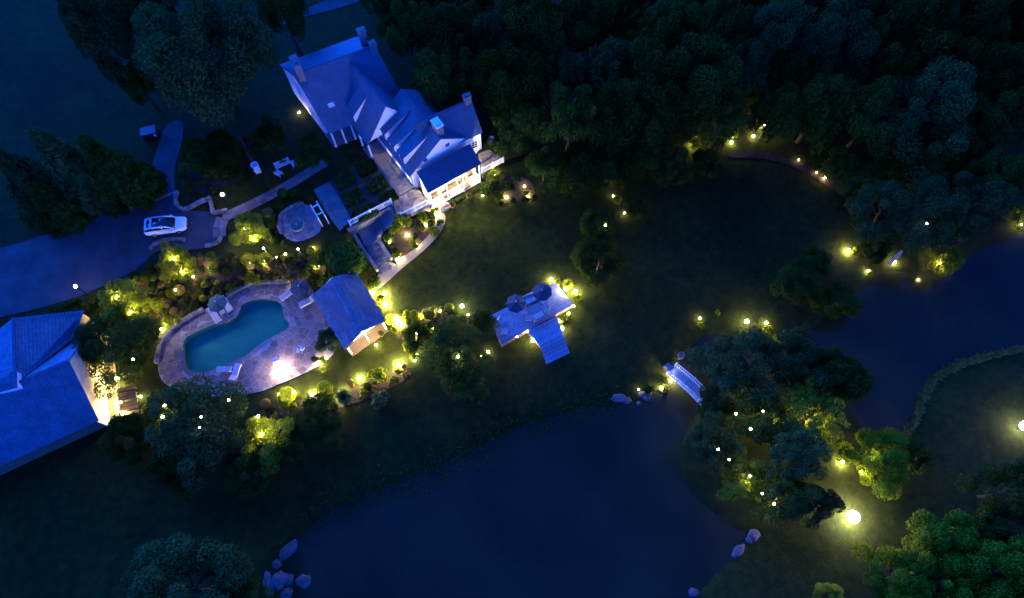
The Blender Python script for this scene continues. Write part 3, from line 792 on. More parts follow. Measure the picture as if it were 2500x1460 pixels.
# shed dormers: roof plane, white cheeks, face with window
def dormer(rs, E0, off, ax, zr, ze, s, wid, t_front, t_top, hface):
    on = V2(off, 0); ln = on.length; on = on.normalized(); sl = (ze - zr) / ln
    def P_(d, ss, dz=0): q = V2(rs + ax * ss + on * d, zr + sl * d + dz); return q
    d1 = ln * t_front; d0 = ln * t_top; zf = zr + sl * d1 + hface
    A, B = P_(d0, s - wid / 2), P_(d0, s + wid / 2)
    Cc = V2(P_(d1, s + wid / 2), zf); D = V2(P_(d1, s - wid / 2), zf)
    ovh = on * .16 + Vector((0, 0, (zf - A.z) / (d1 - d0) * .16))
    mbx = MB(); mbx.slab([A - ax * .08 + Vector((0, 0, .09)), B + ax * .08 + Vector((0, 0, .09)), Cc + ax * .08 + ovh + Vector((0, 0, .09)), D - ax * .08 + ovh + Vector((0, 0, .09))], .09)
    do = hp(mbx, 'dormer', M_SLATE)
    for sg in (-1, 1):
        ss = s + sg * wid / 2
        f = MB(); f.wall([P_(d0, ss, .02), V2(P_(d1, ss), zf), P_(d1, ss, -.05)], .06); hp(f, 'cheek_wall', M_WALL, do)
    f = MB(); f.wall([P_(d1 - .03, s - wid / 2, -.05), P_(d1 - .03, s + wid / 2, -.05), V2(P_(d1 - .03, s + wid / 2), zf), V2(P_(d1 - .03, s - wid / 2), zf)], .06); hp(f, 'dormer_face', M_WALL, do)
    p = V2(P_(d1 + .01, s), zr + sl * d1 + .2)
    f = MB(); f.wall([p - ax * wid * .3, p + ax * wid * .3, p + ax * wid * .3 + Vector((0, 0, hface * .62)), p - ax * wid * .3 + Vector((0, 0, hface * .62))], .05); hp(f, 'dormer_window', M_GLASSD, do)
rs2 = E0 - off2
def sdm(rs, ax, zx, zy, z): q = W(*Z1(zx, zy), z); return (Vector((q.x, q.y, 0)) - V2(rs, 0)).dot(ax)
for zx, zy in ((812, 822), (876, 905), (945, 985)):
    dormer(rs2, E0, off2, ax2, zR2, zE2, sdm(rs2, ax2, zx, zy, zE2 + 1.2) - .62, 1.25, .9, .12, 1.25)
E0b, off1b = w1[0], w1[5]; rs1 = E0b - off1b
dormer(rs1, E0b, off1b, ax1, zR1, zE1, sdm(rs1, ax1, 600, 705, zE1 + 1.3) - .75, 1.5, .86, .2, 1.25)

# garden room: glazed lean-to in front of the lawn gable
zc0, zc1, zcf = T + 3.55, T + 2.6, 1.2
c0, c1 = W(*Z1(1030, 1065), zc0), W(*Z1(1397, 873), zc0)
c2, c3 = W(*Z1(1475, 1010), zc1), W(*Z1(1110, 1210), zc1)
cr = roof('garden_room_roof', [(c0, c3, c2, c1)], M_SLATE2)
cu = V2(c2 - c3, 0).normalized(); cw = V2(c3 - c0, 0).normalized()
g0 = V2(c3 - cw * .25 + cu * .22, 0); g1 = V2(c2 - cw * .25 - cu * .22, 0); h0 = V2(c0 + cu * .22, 0); h1 = V2(c1 - cu * .22, 0)
# stretch back walls to the gable wall
mb = MB(); mb.prism([(p.x, p.y) for p in (g0, g1, h1, h0)], zcf - .5, zcf + .02); hp(mb, 'room_floor', M_FLOOR)
mb = MB(); mb.wall([V2(h0, zcf), V2(h1, zcf), V2(h1, zc0 - .07), V2(h0, zc0 - .07)], .1); hp(mb, 'room_wall', M_ROOM)
for ha, ga in ((h0, g0), (h1, g1)):
    mb = MB(); mb.wall([V2(ha, zcf - .6), V2(ga, zcf - .6), V2(ga, zcf + .7), V2(ha, zcf + .7)], .14); hp(mb, 'side_wall', M_WALL)
    mb = MB(); mb.wall([V2(ha, zcf + .72), V2(ga, zcf + .72), V2(ga, zc1 - .22), V2(ha, zc0 - .2)], .02); pn_ = hp(mb, 'side_pane', M_GLASS)
    fr = MB()
    for t_ in (.03, .5): q = ha.lerp(ga, t_); fr.bar(V2(q, zcf + .7), V2(q, zc0 + (zc1 - zc0) * t_ - .2), .1)
    fr.bar(V2(ha, zc0 - .22), V2(ga, zc1 - .22), .12, .12); hp(fr, 'pane_frame', M_TRIM, pn_)
nb = 3; ztr = T + .15
def gp(t, z): q = g0.lerp(g1, t); return Vector((q.x, q.y, z))
for i in range(nb):
    for za, zb in ((zcf + .12, ztr), (ztr, zc1 - .2)):
        mb = MB(); mb.wall([gp(i / nb + .005, za + .04), gp((i + 1) / nb - .005, za + .04), gp((i + 1) / nb - .005, zb - .04), gp(i / nb + .005, zb - .04)], .02); hp(mb, 'window_pane', M_GLASS)
for i in range(nb + 1):
    mb = MB(); mb.bar(gp(i / nb, zcf - .3), gp(i / nb, zc1 - .12), .17 if i in (0, nb) else .13); hp(mb, 'window_post', M_TRIM)
for z, hh in ((zcf + .06, .14), (ztr, .12), (zc1 - .19, .14)):
    mb = MB(); mb.bar(gp(0, z) + cw * .002, gp(1, z) + cw * .002, .12, hh); hp(mb, 'window_rail', M_TRIM)
mb = MB(); mb.prism([(p.x, p.y) for p in (V2(g0 + cu * .6 + cw * .1, 0), V2(g0 + cu * 2.0 + cw * .1, 0), V2(g0 + cu * 2.0 + cw * 1.0, 0), V2(g0 + cu * .6 + cw * 1.0, 0))], .7, zcf - .02); hp(mb, 'door_step', M_STONE)
M_LAMPC = emit('garden_room_lamp', (1, .88, .66), 4200)
for t in (.2, .5, .8):
    q = g0.lerp(g1, t) - cw * .9; mb = MB(); mb.ball((q.x, q.y, zc1 - .45), .09, 10, 6); lp = hp(mb, 'pendant_lamp', M_LAMPC)
    mb = MB(); mb.bar((q.x, q.y, zc1 - .36), (q.x, q.y, zc1 + .2), .02); hp(mb, 'lamp_cord', M_DARK, lp)

# furniture inside the garden room
for t_, dd_, sx_, sy_, hh_ in ((.15, 1.0, .8, .8, .8), (.33, .6, .8, .8, .8), (.5, 1.2, 1.5, .8, .5), (.72, .8, .9, 2.0, .75), (.9, 1.5, .6, .6, 1.1)):
    q = g0.lerp(g1, t_) - cw * dd_; mb = MB(); rr = math.atan2(cu.y, cu.x)
    mb.box((q.x, q.y, zcf + hh_ * .3), (sx_, sy_ * .8, hh_ * .5), rr); mb.box((q.x - cw.x * .3, q.y - cw.y * .3, zcf + hh_ * .7), (sx_, .12, hh_ * .6), rr); hp(mb, 'room_furniture', M_BROWN)
# east block
zR3, zE3 = T + 6.6, T + 3.4
er, es_ = W(*Z1(1125, 695), zR3), W(*Z1(1405, 570), zR3); ef = W(*Z1(1517, 782), zE3)
eu = V2(es_ - er, 0).normalized(); t = (ef - es_).dot(eu); eo = V2(ef - es_ - eu * t, 0); eo.z = zE3 - zR3; er = er - eu * 2.0
em = Vector((-eo.x, -eo.y, eo.z))
e_roof = roof('east_roof', [(er, er + eo, es_ + eo, es_), (es_, es_ + em, er + em, er)], M_SLATE)
mb = MB(); mb.bar(er + Vector((0, 0, .06)), es_ + Vector((0, 0, .06)), .26, .13); hp(mb, 'ridge_cap', M_SLATE2, e_roof)
en = V2(eo, 0).normalized(); el = V2(eo, 0).length; kk = 1 - .3 / el; zz = zE3 + .1
a = es_ - eu * .2; oo = V2(eo, 0)
mb = MB(); mb.wall([V2(a + oo * kk, T - 1), V2(a - oo * kk, T - 1), V2(a - oo * kk, zz), V2(a, zR3 - .2), V2(a + oo * kk, zz)], .16); hp(mb, 'gable_wall', M_WALL)
f0 = er + oo * kk; f1 = a + oo * kk
mb = MB(); mb.wall([V2(f0, T - 1), V2(f1, T - 1), V2(f1, zz), V2(f0, zz)], .16); hp(mb, 'front_wall', M_WALL)
b0 = er - oo * kk; b1 = a - oo * kk
mb = MB(); mb.wall([V2(b0, T - 1), V2(b1, T - 1), V2(b1, zz), V2(b0, zz)], .16); hp(mb, 'back_wall', M_WALL)
win_on(V2(f1 - eu * .9 + en * .1, T + .9), eu, .8, 1.3, nrm=en, m=M_GLASSD)
chimney(V2(es_ - eu * .5, zR3 - .6), zR3 + .9, .8, .6, math.atan2(eu.y, eu.x), cap=M_CHIM)
q = W(*Z1(1182, 800), zR2 - .5); chimney(V2(q, zR2 - 2.2), zR2 + 1.3, 1.2, .8, math.atan2(ax2.y, ax2.x), cap=M_TRIM)
# low roof behind the long wing
lq = PL(Z1, [(940, 498), (1188, 572), (1205, 625), (1120, 692)], T + 4.2)
roof('rear_porch_roof', [lq], M_SLATE2)
mb = MB(); ctr = sum(lq, Vector()) / 4
mb.prism([((p.x - ctr.x) * .9 + ctr.x, (p.y - ctr.y) * .9 + ctr.y) for p in lq], T - .5, T + 4.0); hp(mb, 'rear_wall', M_WALL)

# ---------------------------------------------------------------- terraces, railings, stairs beside the house
tq = PL(Z1, [(870, 1265), (1000, 1190), (1050, 1195), (1120, 1285), (925, 1385), (880, 1330)], T)
b = MB(); b.prism([(p.x, p.y) for p in tq], -.3, T + .02)
ht = tag(b.build('house_terrace', M_STONE), kind='structure')
tp = xy(tq); stones(ht, voronoi(tp, None, .75, .05, seed=8), T + .02, T + .06, M_FLAG)
tq2 = PL(Z1, [(1452, 940), (1530, 915), (1600, 960), (1635, 985), (1478, 1070)], T)
b = MB(); b.prism([(p.x, p.y) for p in tq2], -.3, T + .02)
et = tag(b.build('east_terrace', M_STONE), kind='structure'); stones(et, voronoi(xy(tq2), None, .8, .05, seed=18), T + .02, T + .06, M_FLAG)
def railing(pa, pb, label, h=1.0, posts=3, z=None, bal=.16, name='white_railing', cat='railing', arch=0.0, zb=None):
    a, c = Vector(pa), Vector(pb); root = thing(name, a, label, cat)
    d = c - a; L = d.length; n = d.normalized()
    def p(t, zz): q = d * t; return Vector((q.x, q.y, q.z + zz + arch * math.sin(math.pi * t)))
    for i in range(posts):
        t = i / (posts - 1); mb = MB(); q = p(t, 0); mb.box((q.x, q.y, q.z + h / 2), (.15, .15, h + .1), math.atan2(d.y, d.x)); mb.box((q.x, q.y, q.z + h + .09), (.2, .2, .08), math.atan2(d.y, d.x))
        mb.build('post', M_TRIM, root)
    seg = 8 if arch else 1
    for nm, zz, w_, hh in (('top_rail', h - .02, .11, .07), ('bottom_rail', .12, .07, .06)):
        mb = MB()
        for i in range(seg): mb.bar(p(i / seg, zz), p((i + 1) / seg, zz), w_, hh)
        mb.build(nm, M_TRIM, root)
    k = max(2, int(L / bal)); me = None
    mb = MB(); mb.box((0, 0, (h - .12) / 2), (.055, .055, h - .16)); me = mb.mesh('baluster', M_TRIM)
    for i in range(1, k):
        o = obj('baluster', me, root, p(i / k, .12), math.atan2(d.y, d.x))
    return root
railing(W(*Z1(578, 1432), T), W(*Z1(862, 1285), T), 'long white railing along the formal garden above the stairs')
railing(W(*Z1(932, 1380), T), W(*Z1(1118, 1285), T), 'short white railing on the terrace left of the lit garden room', posts=3)
railing(W(*Z1(1482, 1075), T), W(*Z1(1625, 1000), T), 'white railing on the terrace right of the lit garden room', posts=3)
# retaining wall below the long railing
ra, rb_ = W(*Z1(560, 1440), T), W(*Z1(890, 1270), T)
rw = thing('retaining_wall', (ra.x, ra.y, 0), 'stone retaining wall under the long white railing', 'wall')
rn = Vector((-(rb_ - ra).y, (rb_ - ra).x, 0)).normalized()
for j in range(5):
    nn = 11
    for i in range(nn):
        t = (i + (.5 if j % 2 else 0)) / nn
        p = ra.lerp(rb_, min(t, .98)) - rn * .28; mb = MB(); L = (rb_ - ra).length / nn
        mb.box((0, 0, 0), (L * .95, .3 + .06 * random.random(), .49), 0); o = mb.build('wall_stone', M_STONE, rw)
        o.location = (p.x - ra.x, p.y - ra.y, .22 + j * .51); o.rotation_euler = (0, 0, math.atan2((rb_ - ra).y, (rb_ - ra).x))
# two flights of stone stairs
def flight(root, A, B, width_dir, width, z0, z1, n):
    """n steps from A (top, z0) to B (bottom, z1)"""
    d = (B - A); d.z = 0; L = d.length; n_ = d.normalized()
    for i in range(n):
        q = A + n_ * (L * (i + .5) / n); zt = z0 + (z1 - z0) * (i + 1) / n
        mb = MB(); r = math.atan2(n_.y, n_.x)
        mb.box((q.x, q.y, zt - .21), (L / n * 1.02, width, .40), r); nose = q + n_ * (L / n * .5)
        mb.box((nose.x - n_.x * .12, nose.y - n_.y * .12, zt + .012), (L / n * .55, width * 1.0, .03), r)
        mb.build('step', M_SLAB, root, root.location)
zl = 1.25
st_a = W(*Z6(1400, 300), T); st_b = W(*Z6(1165, 455), zl)
stairs = thing('garden_stairs', (st_b.x, st_b.y, 0), 'two flights of blue-grey stone stairs turning down from the house terrace', 'stairs')
flight(stairs, W(*Z6(1395, 290), T), W(*Z6(1180, 440), zl), None, 1.9, T, zl, 9)
flight(stairs, W(*Z6(1185, 570), zl), W(*Z6(1290, 790), .15), None, 1.9, zl, .15, 9)
lp_ = PL(Z6, [(1050, 480), (1180, 400), (1260, 520), (1270, 545), (1120, 620)], zl)
mb = MB(); mb.prism([(p.x, p.y) for p in lp_], -.3, zl); mb.build('landing', M_SLAB, stairs, stairs.location)
def solid_wall(px, z0, z1, w, m, label, f=Z6, cap=True, zt=None):
    pts = [W(*f(*p), zz) for p, zz in zip(px, z1)]
    root = thing('garden_wall', (pts[0].x, pts[0].y, z0), label, 'wall')
    for i in range(len(pts) - 1):
        a, c = pts[i], pts[i + 1]; d = V2(c - a, 0).normalized(); q = Vector((-d.y, d.x, 0)) * w / 2; k = max(1, round(V2(c - a, 0).length / .8))
        for j in range(k):
            p, r = a.lerp(c, j / k), a.lerp(c, (j + 1) / k - .012)
            vs = [V2(p - q, z0), V2(r - q, z0), V2(r + q, z0), V2(p + q, z0), p - q, r - q, r + q, p + q]
            mb = MB(); mb.add(vs, [(3, 2, 1, 0), (4, 5, 6, 7), (0, 1, 5, 4), (1, 2, 6, 5), (2, 3, 7, 6), (3, 0, 4, 7)]); mb.build('wall_stone', m, root, root.location)
            mb = MB(); up = Vector((0, 0, .003)); mb.bar(p + Vector((0, 0, .04)), r + Vector((0, 0, .04)), w * 1.12, .075); mb.build('cap_stone', M_SLAB, root, root.location)
    return root
solid_wall([(1000, 480), (1110, 660), (1235, 840)], -.3, [1.9, 1.4, .55], .35, M_STONE, 'stone cheek wall on the left of the lower stair flight')
solid_wall([(1450, 330), (1330, 430), (1230, 525)], -.3, [T + .05, 2.1, 1.65], .4, M_STONE, 'pale stone cheek wall beside the upper stair flight')
solid_wall([(1235, 540), (1300, 640), (1365, 735)], -.3, [1.6, 1.1, .55], .35, M_STONE, 'pale stone cheek wall on the right of the lower stair flight')

# formal garden: paved strip, gravel bed with clipped hedges
fgq = PL(Z1, [(322, 1185), (440, 1130), (480, 1205), (530, 1330), (600, 1425), (490, 1470)], T)
fgq = PL(Z6, [(635, 90), (775, 20), (830, 80), (920, 240), (1000, 385), (880, 475), (770, 320)], T)
fb = sheet('formal_terrace', xy(fgq), .03, M_PATH); stones(fb, voronoi(xy(fgq), None, 1.0, .05, seed=28, jit=.15, rot=.45), T + .03, T + .075, M_SLAB, 'paving_slab')
gq = PL(Z1, [(425, 1130), (760, 940), (850, 1000), (1005, 1190), (870, 1265), (600, 1410), (530, 1330)], T)
gb = sheet('parterre_gravel', xy(gq), .02, M_GRAVEL)
wq = [wl0 + on2 * .1, wl1 + on2 * .1, wl1 + on2 * 2.3, wl0 + on2 * 2.3]
wst = sheet('wing_terrace', xy(wq), .035, M_PATH); stones(wst, voronoi(xy(wq), None, .8, .05, seed=77, jit=.2), T + .035, T + .08, M_PATH, 'paving_slab')
# ================================================================== POOL HOUSE
ph = thing('pool_house', W(*Z3(1950, 560), 0), 'small pool house with shake roof and lit open gable beside the pool', 'pool house')
PO = ph.location
zr_, ze_ = 4.4, 2.7
RB, RF = W(*Z3(1838, 148), zr_), W(*Z3(2102, 685), zr_)
LB, LF = W(*Z3(1622, 322), ze_), W(*Z3(1945, 862), ze_)
RB2, RF2 = W(*Z3(2045, 85), ze_), W(*Z3(2345, 580), ze_)
nr = 11
def lerp4(A, B, Cc, D, s, t): return (A.lerp(B, s)).lerp(D.lerp(Cc, s), t)
for nm, e0, e1 in (('L', LB, LF), ('R', RB2, RF2)):
    nrm = (RF - RB).cross(e0 - RB).normalized(); nrm = nrm if nrm.z > 0 else -nrm
    mb = MB(); mb.slab([RB, RF, e1, e0], .1); base = mb.build('roof_slope', M_SLATE2, ph, PO)
    rg = random.Random(31)
    for i in range(nr):
        ta, tb = i / nr, (i + 1.12) / nr
        # shakes of one course, uneven at the lower edge
        mb = MB(); x = 0.0
        while x < 1:
            w = rg.uniform(.03, .07); x2 = min(1, x + w); j = rg.uniform(-.025, .035); lift = rg.uniform(.02, .06)
            q = [RB.lerp(RF, x + .003).lerp(e0.lerp(e1, x + .003), ta), RB.lerp(RF, x2 - .003).lerp(e0.lerp(e1, x2 - .003), ta),
                 RB.lerp(RF, x2 - .003).lerp(e0.lerp(e1, x2 - .003), min(1.04, tb + j)), RB.lerp(RF, x + .003).lerp(e0.lerp(e1, x + .003), min(1.04, tb + j))]
            q = [q[0] + nrm * .015, q[1] + nrm * .015, q[2] + nrm * (lift + .015), q[3] + nrm * (lift + .015)]
            mb.slab(q, .025); x = x2
        mb.build('shake_course', M_SHAKE, base, PO)
mb = MB(); mb.bar(RB + Vector((0, 0, .08)), RF + Vector((0, 0, .08)), .22, .1); mb.build('ridge_cap', M_SHAKE, ph, PO)
pu = (LF - LB).normalized(); pn = V2(RF2 - LF, 0).normalized()
def pw_(p, dx, dy, z): return Vector((p.x + pu.x * dx + pn.x * dy, p.y + pu.y * dx + pn.y * dy, z))
wid = V2(RF2 - LF, 0).length; ln_ = (LF - LB).length
A = LB
for nm, pts in (('side_wall', [pw_(A, .3, .35, 0), pw_(A, ln_ - 1.0, .35, 0), pw_(A, ln_ - 1.0, .35, 2.75), pw_(A, .3, .35, 2.75)]),
                ('side_wall', [pw_(A, .3, wid - .35, 0), pw_(A, ln_ - .3, wid - .35, 0), pw_(A, ln_ - .3, wid - .35, 2.75), pw_(A, .3, wid - .35, 2.75)]),
                ('back_wall', [pw_(A, .35, .35, 0), pw_(A, .35, wid - .35, 0), pw_(A, .35, wid - .35, 2.75), pw_(A, .35, wid / 2, 4.1), pw_(A, .35, .35, 2.75)]),
                ('front_wall', [pw_(A, ln_ - 1.4, .35, 0), pw_(A, ln_ - 1.4, wid - .35, 0), pw_(A, ln_ - 1.4, wid - .35, 2.75), pw_(A, ln_ - 1.4, wid / 2, 4.1), pw_(A, ln_ - 1.4, .35, 2.75)])):
    mb = MB(); mb.wall(pts, .14); mb.build(nm, M_BARN, ph, PO)
mb = MB(); mb.prism([tuple(pw_(A, ln_ - 1.5, .2, 0)[:2]), tuple(pw_(A, ln_ + .1, .2, 0)[:2]), tuple(pw_(A, ln_ + .1, wid - .2, 0)[:2]), tuple(pw_(A, ln_ - 1.5, wid - .2, 0)[:2])], -.1, .12); mb.build('porch_floor', M_BROWN, ph, PO)
for dy in (.3, wid * .5, wid - .3):
    mb = MB(); mb.bar(pw_(A, ln_ - .2, dy, .1), pw_(A, ln_ - .2, dy, 2.7), .14); mb.build('porch_post', M_TRIM, ph, PO)
mb = MB(); mb.bar(pw_(A, ln_ - .1, .1, 2.62), pw_(A, ln_ - .1, wid - .1, 2.62), .12, .16); mb.build('porch_beam', M_BROWN, ph, PO)
for dy, w_ in ((wid * .3, .9), (wid * .72, .7)):
    p = pw_(A, ln_ - 1.31, dy, .15); mb = MB(); mb.wall([p - pn * w_ / 2, p + pn * w_ / 2, p + pn * w_ / 2 + Vector((0, 0, 2)), p - pn * w_ / 2 + Vector((0, 0, 2))], .06); dd = mb.build('door', M_TRIM, ph, PO)
    mb = MB(); q = p + pn * (w_ * .36) + pu * .05 + Vector((0, 0, 1)); mb.box(q, (.06, .06, .14)); mb.build('door_handle', M_DARK, dd, PO)
M_LAMPP = emit('pool_house_lamp', (1, .86, .55), 900)
for q, r in ((pw_(A, ln_ + .12, wid * .5, 3.7), .1), (pw_(A, ln_ - .75, wid * .3, 2.3), .09), (pw_(A, ln_ - .75, wid * .75, 2.3), .09)):
    mb = MB(); mb.ball(q, r, 10, 6); mb.build('porch_lamp', M_LAMPP, ph, PO)

# ================================================================== BARN AT THE LEFT
bn = thing('barn', W(*Z4(300, 1000), 0), 'big barn with lit yellow clapboard gable at the left edge', 'barn')
BO = bn.location
zrb, zeb = 7.0, 2.6
Pr, Qr = W(*Z4(490, 703), zrb), W(*Z4(110, 870), zrb); Ec = W(*Z4(705, 1130), zeb)
bu = V2(Qr - Pr, 0).normalized(); tt = (Ec - Pr).dot(bu); bo = V2(Ec - Pr - bu * tt, 0); bo.z = zeb - zrb
Lb = 26.0; Qf = Pr + bu * Lb; bm_ = Vector((-bo.x, -bo.y, bo.z))
# rake follows the measured corner (slightly skewed end)
sk = bu * tt
mb = MB(); mb.slab([Pr, Pr + bo + sk, Qf + bo, Qf], .14); r0 = mb.build('front_roof', M_BARNROOF, bn, BO)
mb = MB(); mb.slab([Pr, Qf, Qf + bm_, Pr + bm_ - sk], .14); mb.build('back_roof', M_BARNROOF, bn, BO)
mb = MB(); mb.bar(Pr + Vector((0, 0, .06)), Qf + Vector((0, 0, .06)), .3, .12); mb.build('ridge_cap', M_SLATE2, bn, BO)
# clapboard gable
gA = V2(Pr + bo + sk, 0) + bu * .25; gB = V2(Pr + bm_ - sk, 0) + bu * .25; gP = V2(Pr, 0) + bu * .25
bd = .27; z = -.2
half = V2(gA - gP, 0).length
def rake_t(z):  # fraction from peak to eave available at height z
    return 1.0 if z < zeb - .2 else max(0.0, (zrb - .25 - z) / (zrb - zeb))
mb = MB(); mb.wall([V2(gA, -.4), V2(gB, -.4), V2(gB, zeb - .2), V2(gP, zrb - .25), V2(gA, zeb - .2)], .12); wl = mb.build('gable_wall', M_BARN, bn, BO)
outw = -bu
while z < zrb - .6:
    t = rake_t(z + bd) * .985
    a = gP.lerp(gA, t) + outw * .085; c = gP.lerp(gB, t) + outw * .085
    mb = MB(); vs = [V2(a + outw * .03, z), V2(c + outw * .03, z), V2(c, z + bd), V2(a, z + bd), V2(a - outw * .03, z), V2(c - outw * .03, z), V2(c - outw * .03, z + bd), V2(a - outw * .03, z + bd)]
    mb.add(vs, [(0, 1, 2, 3), (7, 6, 5, 4), (0, 4, 5, 1), (2, 6, 7, 3), (1, 5, 6, 2), (4, 0, 3, 7)]); mb.build('clapboard', M_BARN, wl, BO); z += bd
fw = V2(bo, 0).normalized()
gs_ = [gA + outw * .1, gB + outw * .1, gB + outw * 1.3, gA + outw * 1.3]
sheet('barn_lit_band', xy(gs_), .05, mat('lit_band_pale', (.34, .28, .18), .95, noise=.25, scale=5, bump=.4, spec=.1), cell=.6)  # pale strip added to widen the lamplit band along the gable
q0 = V2(Pr + bo + sk, 0) - fw * .3 + bu * .3; q1 = V2(Qf + bo, 0) - fw * .3
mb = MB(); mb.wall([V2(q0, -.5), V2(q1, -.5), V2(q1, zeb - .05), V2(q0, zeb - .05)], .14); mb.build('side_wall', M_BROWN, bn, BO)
q0 = V2(Pr + bm_ - sk, 0) + fw * .3 + bu * .3; q1 = V2(Qf + bm_, 0) + fw * .3
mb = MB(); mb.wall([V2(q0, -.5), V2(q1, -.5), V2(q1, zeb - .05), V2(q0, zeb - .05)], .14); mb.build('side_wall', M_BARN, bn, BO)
# drive-side wing of the barn
zra, zea = 7.0, 4.1
Ra, Rb = W(*Z4(95, 398), zra), W(*Z4(112, 868), zra)
Ea, Eb = W(*Z4(603, 340), zea), W(*Z4(520, 545), zea)
mb = MB(); mb.slab([Ra, Rb, Eb, Ea], .14); mb.build('east_wing_roof', M_BARNROOF, bn, BO)
o_ = V2(Ea - Ra, 0); Wa = Ra - o_; Wa.z = zea; Wb = Rb - V2(Ea - Ra, 0); Wb.z = zea
mb = MB(); mb.slab([Rb, Ra, Wa, Wb], .14); mb.build('west_wing_roof', M_BARNROOF, bn, BO)
mb = MB(); mb.bar(Ra + Vector((0, 0, .06)), Rb + Vector((0, 0, .06)), .28, .12); mb.build('ridge_cap', M_SLATE2, bn, BO)
d_ = o_.normalized(); s_ = V2(Rb - Ra, 0).normalized()
i0 = V2(Ra, 0) + o_ * .94 + s_ * .3; i1 = V2(Eb, 0) - d_ * .4; i2 = V2(Ra, 0) - o_ * .94 + s_ * .3
mb = MB(); mb.wall([V2(i0, -.5), V2(i1, -.5), V2(i1, zea - .02), V2(i0, zea - .02)], .14); mb.build('side_wall', M_BARN, bn, BO)
mb = MB(); mb.wall([V2(i0, T - .6), V2(i2, T - .6), V2(i2, zea + .0), V2(V2(Ra, 0) + s_ * .3, zra - .25), V2(i0, zea + .0)], .14); mb.build('gable_wall', M_BARN, bn, BO)
cq = W(*Z4(40, 850), 7.6)
mb = MB(); mb.box((cq.x, cq.y, 6.6), (1.9, 1.6, 2.4), .3); cu_ = mb.build('cupola', M_WALL, bn, BO)
mb = MB(); mb.box((cq.x, cq.y, 7.95), (2.4, 2.1, .25), .3, .2); mb.box((cq.x, cq.y, 7.8), (2.4, 2.1, .1), .3); mb.build('cupola_roof', M_SLATE2, cu_, BO)
# wooden steps at the foot of the barn gable
ws = thing('wooden_steps', W(*Z4(925, 1010), 0), 'flight of dark wooden steps beside the lit barn gable', 'steps')
a_, b_ = W(*Z4(905, 905), .5), W(*Z4(935, 1110), -.1)
dd = V2(b_ - a_, 0); nn = 7
for i in range(nn):
    q = a_ + dd * (i / (nn - 1)); zt = .75 - .11 * i
    mb = MB(); mb.box((q.x, q.y, zt - .04), (.42, 2.0, .07), math.atan2(dd.y, dd.x)); mb.box((q.x, q.y, zt - .4), (.1, 1.8, .66), math.atan2(dd.y, dd.x)); mb.build('tread', M_BROWN, ws, ws.location)

# ================================================================== SUN DECK
dk = thing('sun_deck', W(*Z5(1700, 600), 0), 'raised grey timber deck on the lawn with two dark umbrellas', 'deck')
DO = dk.location; zd = .75
def boards(A, B, Cc, D, n, parent, org, z, th=.05, m=M_WOOD, name='deck_board', gap=.06):
    rg = random.Random(n)
    for i in range(n):
        t0, t1 = (i + gap) / n, (i + 1 - gap) / n; dz = rg.uniform(-.006, .006)
        q = [A.lerp(D, t0), B.lerp(Cc, t0), B.lerp(Cc, t1), A.lerp(D, t1)]
        mb = MB(); mb.prism([(p.x, p.y) for p in q], z - th, z + dz); mb.build(name, m, parent, org)
dq = PL(Z5, [(1312, 548), (1985, 203), (2165, 435), (1430, 843)], zd)
boards(*dq, 22, dk, DO, zd)
dq2 = PL(Z5, [(1690, 702), (2005, 548), (2062, 735), (1825, 850)], zd)
boards(*dq2, 9, dk, DO, zd - .008)
def shrink(q, k): c_ = sum(q, Vector()) / len(q); return [c_ + (p - c_) * k for p in q]
for q in (shrink(dq, .985), shrink(dq2, .97)):
    mb = MB(); mb.prism([(p.x, p.y) for p in q], -.9, zd - .075); mb.build('deck_frame', M_BROWN, dk, DO)
sa, sb = W(*Z5(1825, 850), zd), W(*Z5(2062, 735), zd); sc_ = W(*Z5(1905, 1030), 0); sdv = W(*Z5(2122, 915), 0)
sd_ = ((sc_ - sa) + (sdv - sb)) / 2; sd_.z = 0
ds = thing('deck_steps', (sc_.x, sc_.y, -.3), 'five broad timber steps from the sun deck down to the lawn', 'steps')
for i in range(5):
    q0 = sa + sd_ * (i / 5) + sd_.normalized() * .03; q1 = sb + sd_ * (i / 5) + sd_.normalized() * .03; w = sd_ / 5 * .9; zz = zd - .2 * (i + 1)
    mb = MB(); mb.prism([(p.x, p.y) for p in (q0, q1, q1 + w, q0 + w)], zz - .05, zz); mb.prism([(p.x, p.y) for p in (q0 + w * .03, q1 + w * .03, q1 + w * .12, q0 + w * .12)], zz, zz + .15); mb.build('tread', M_WOOD, ds, ds.location)

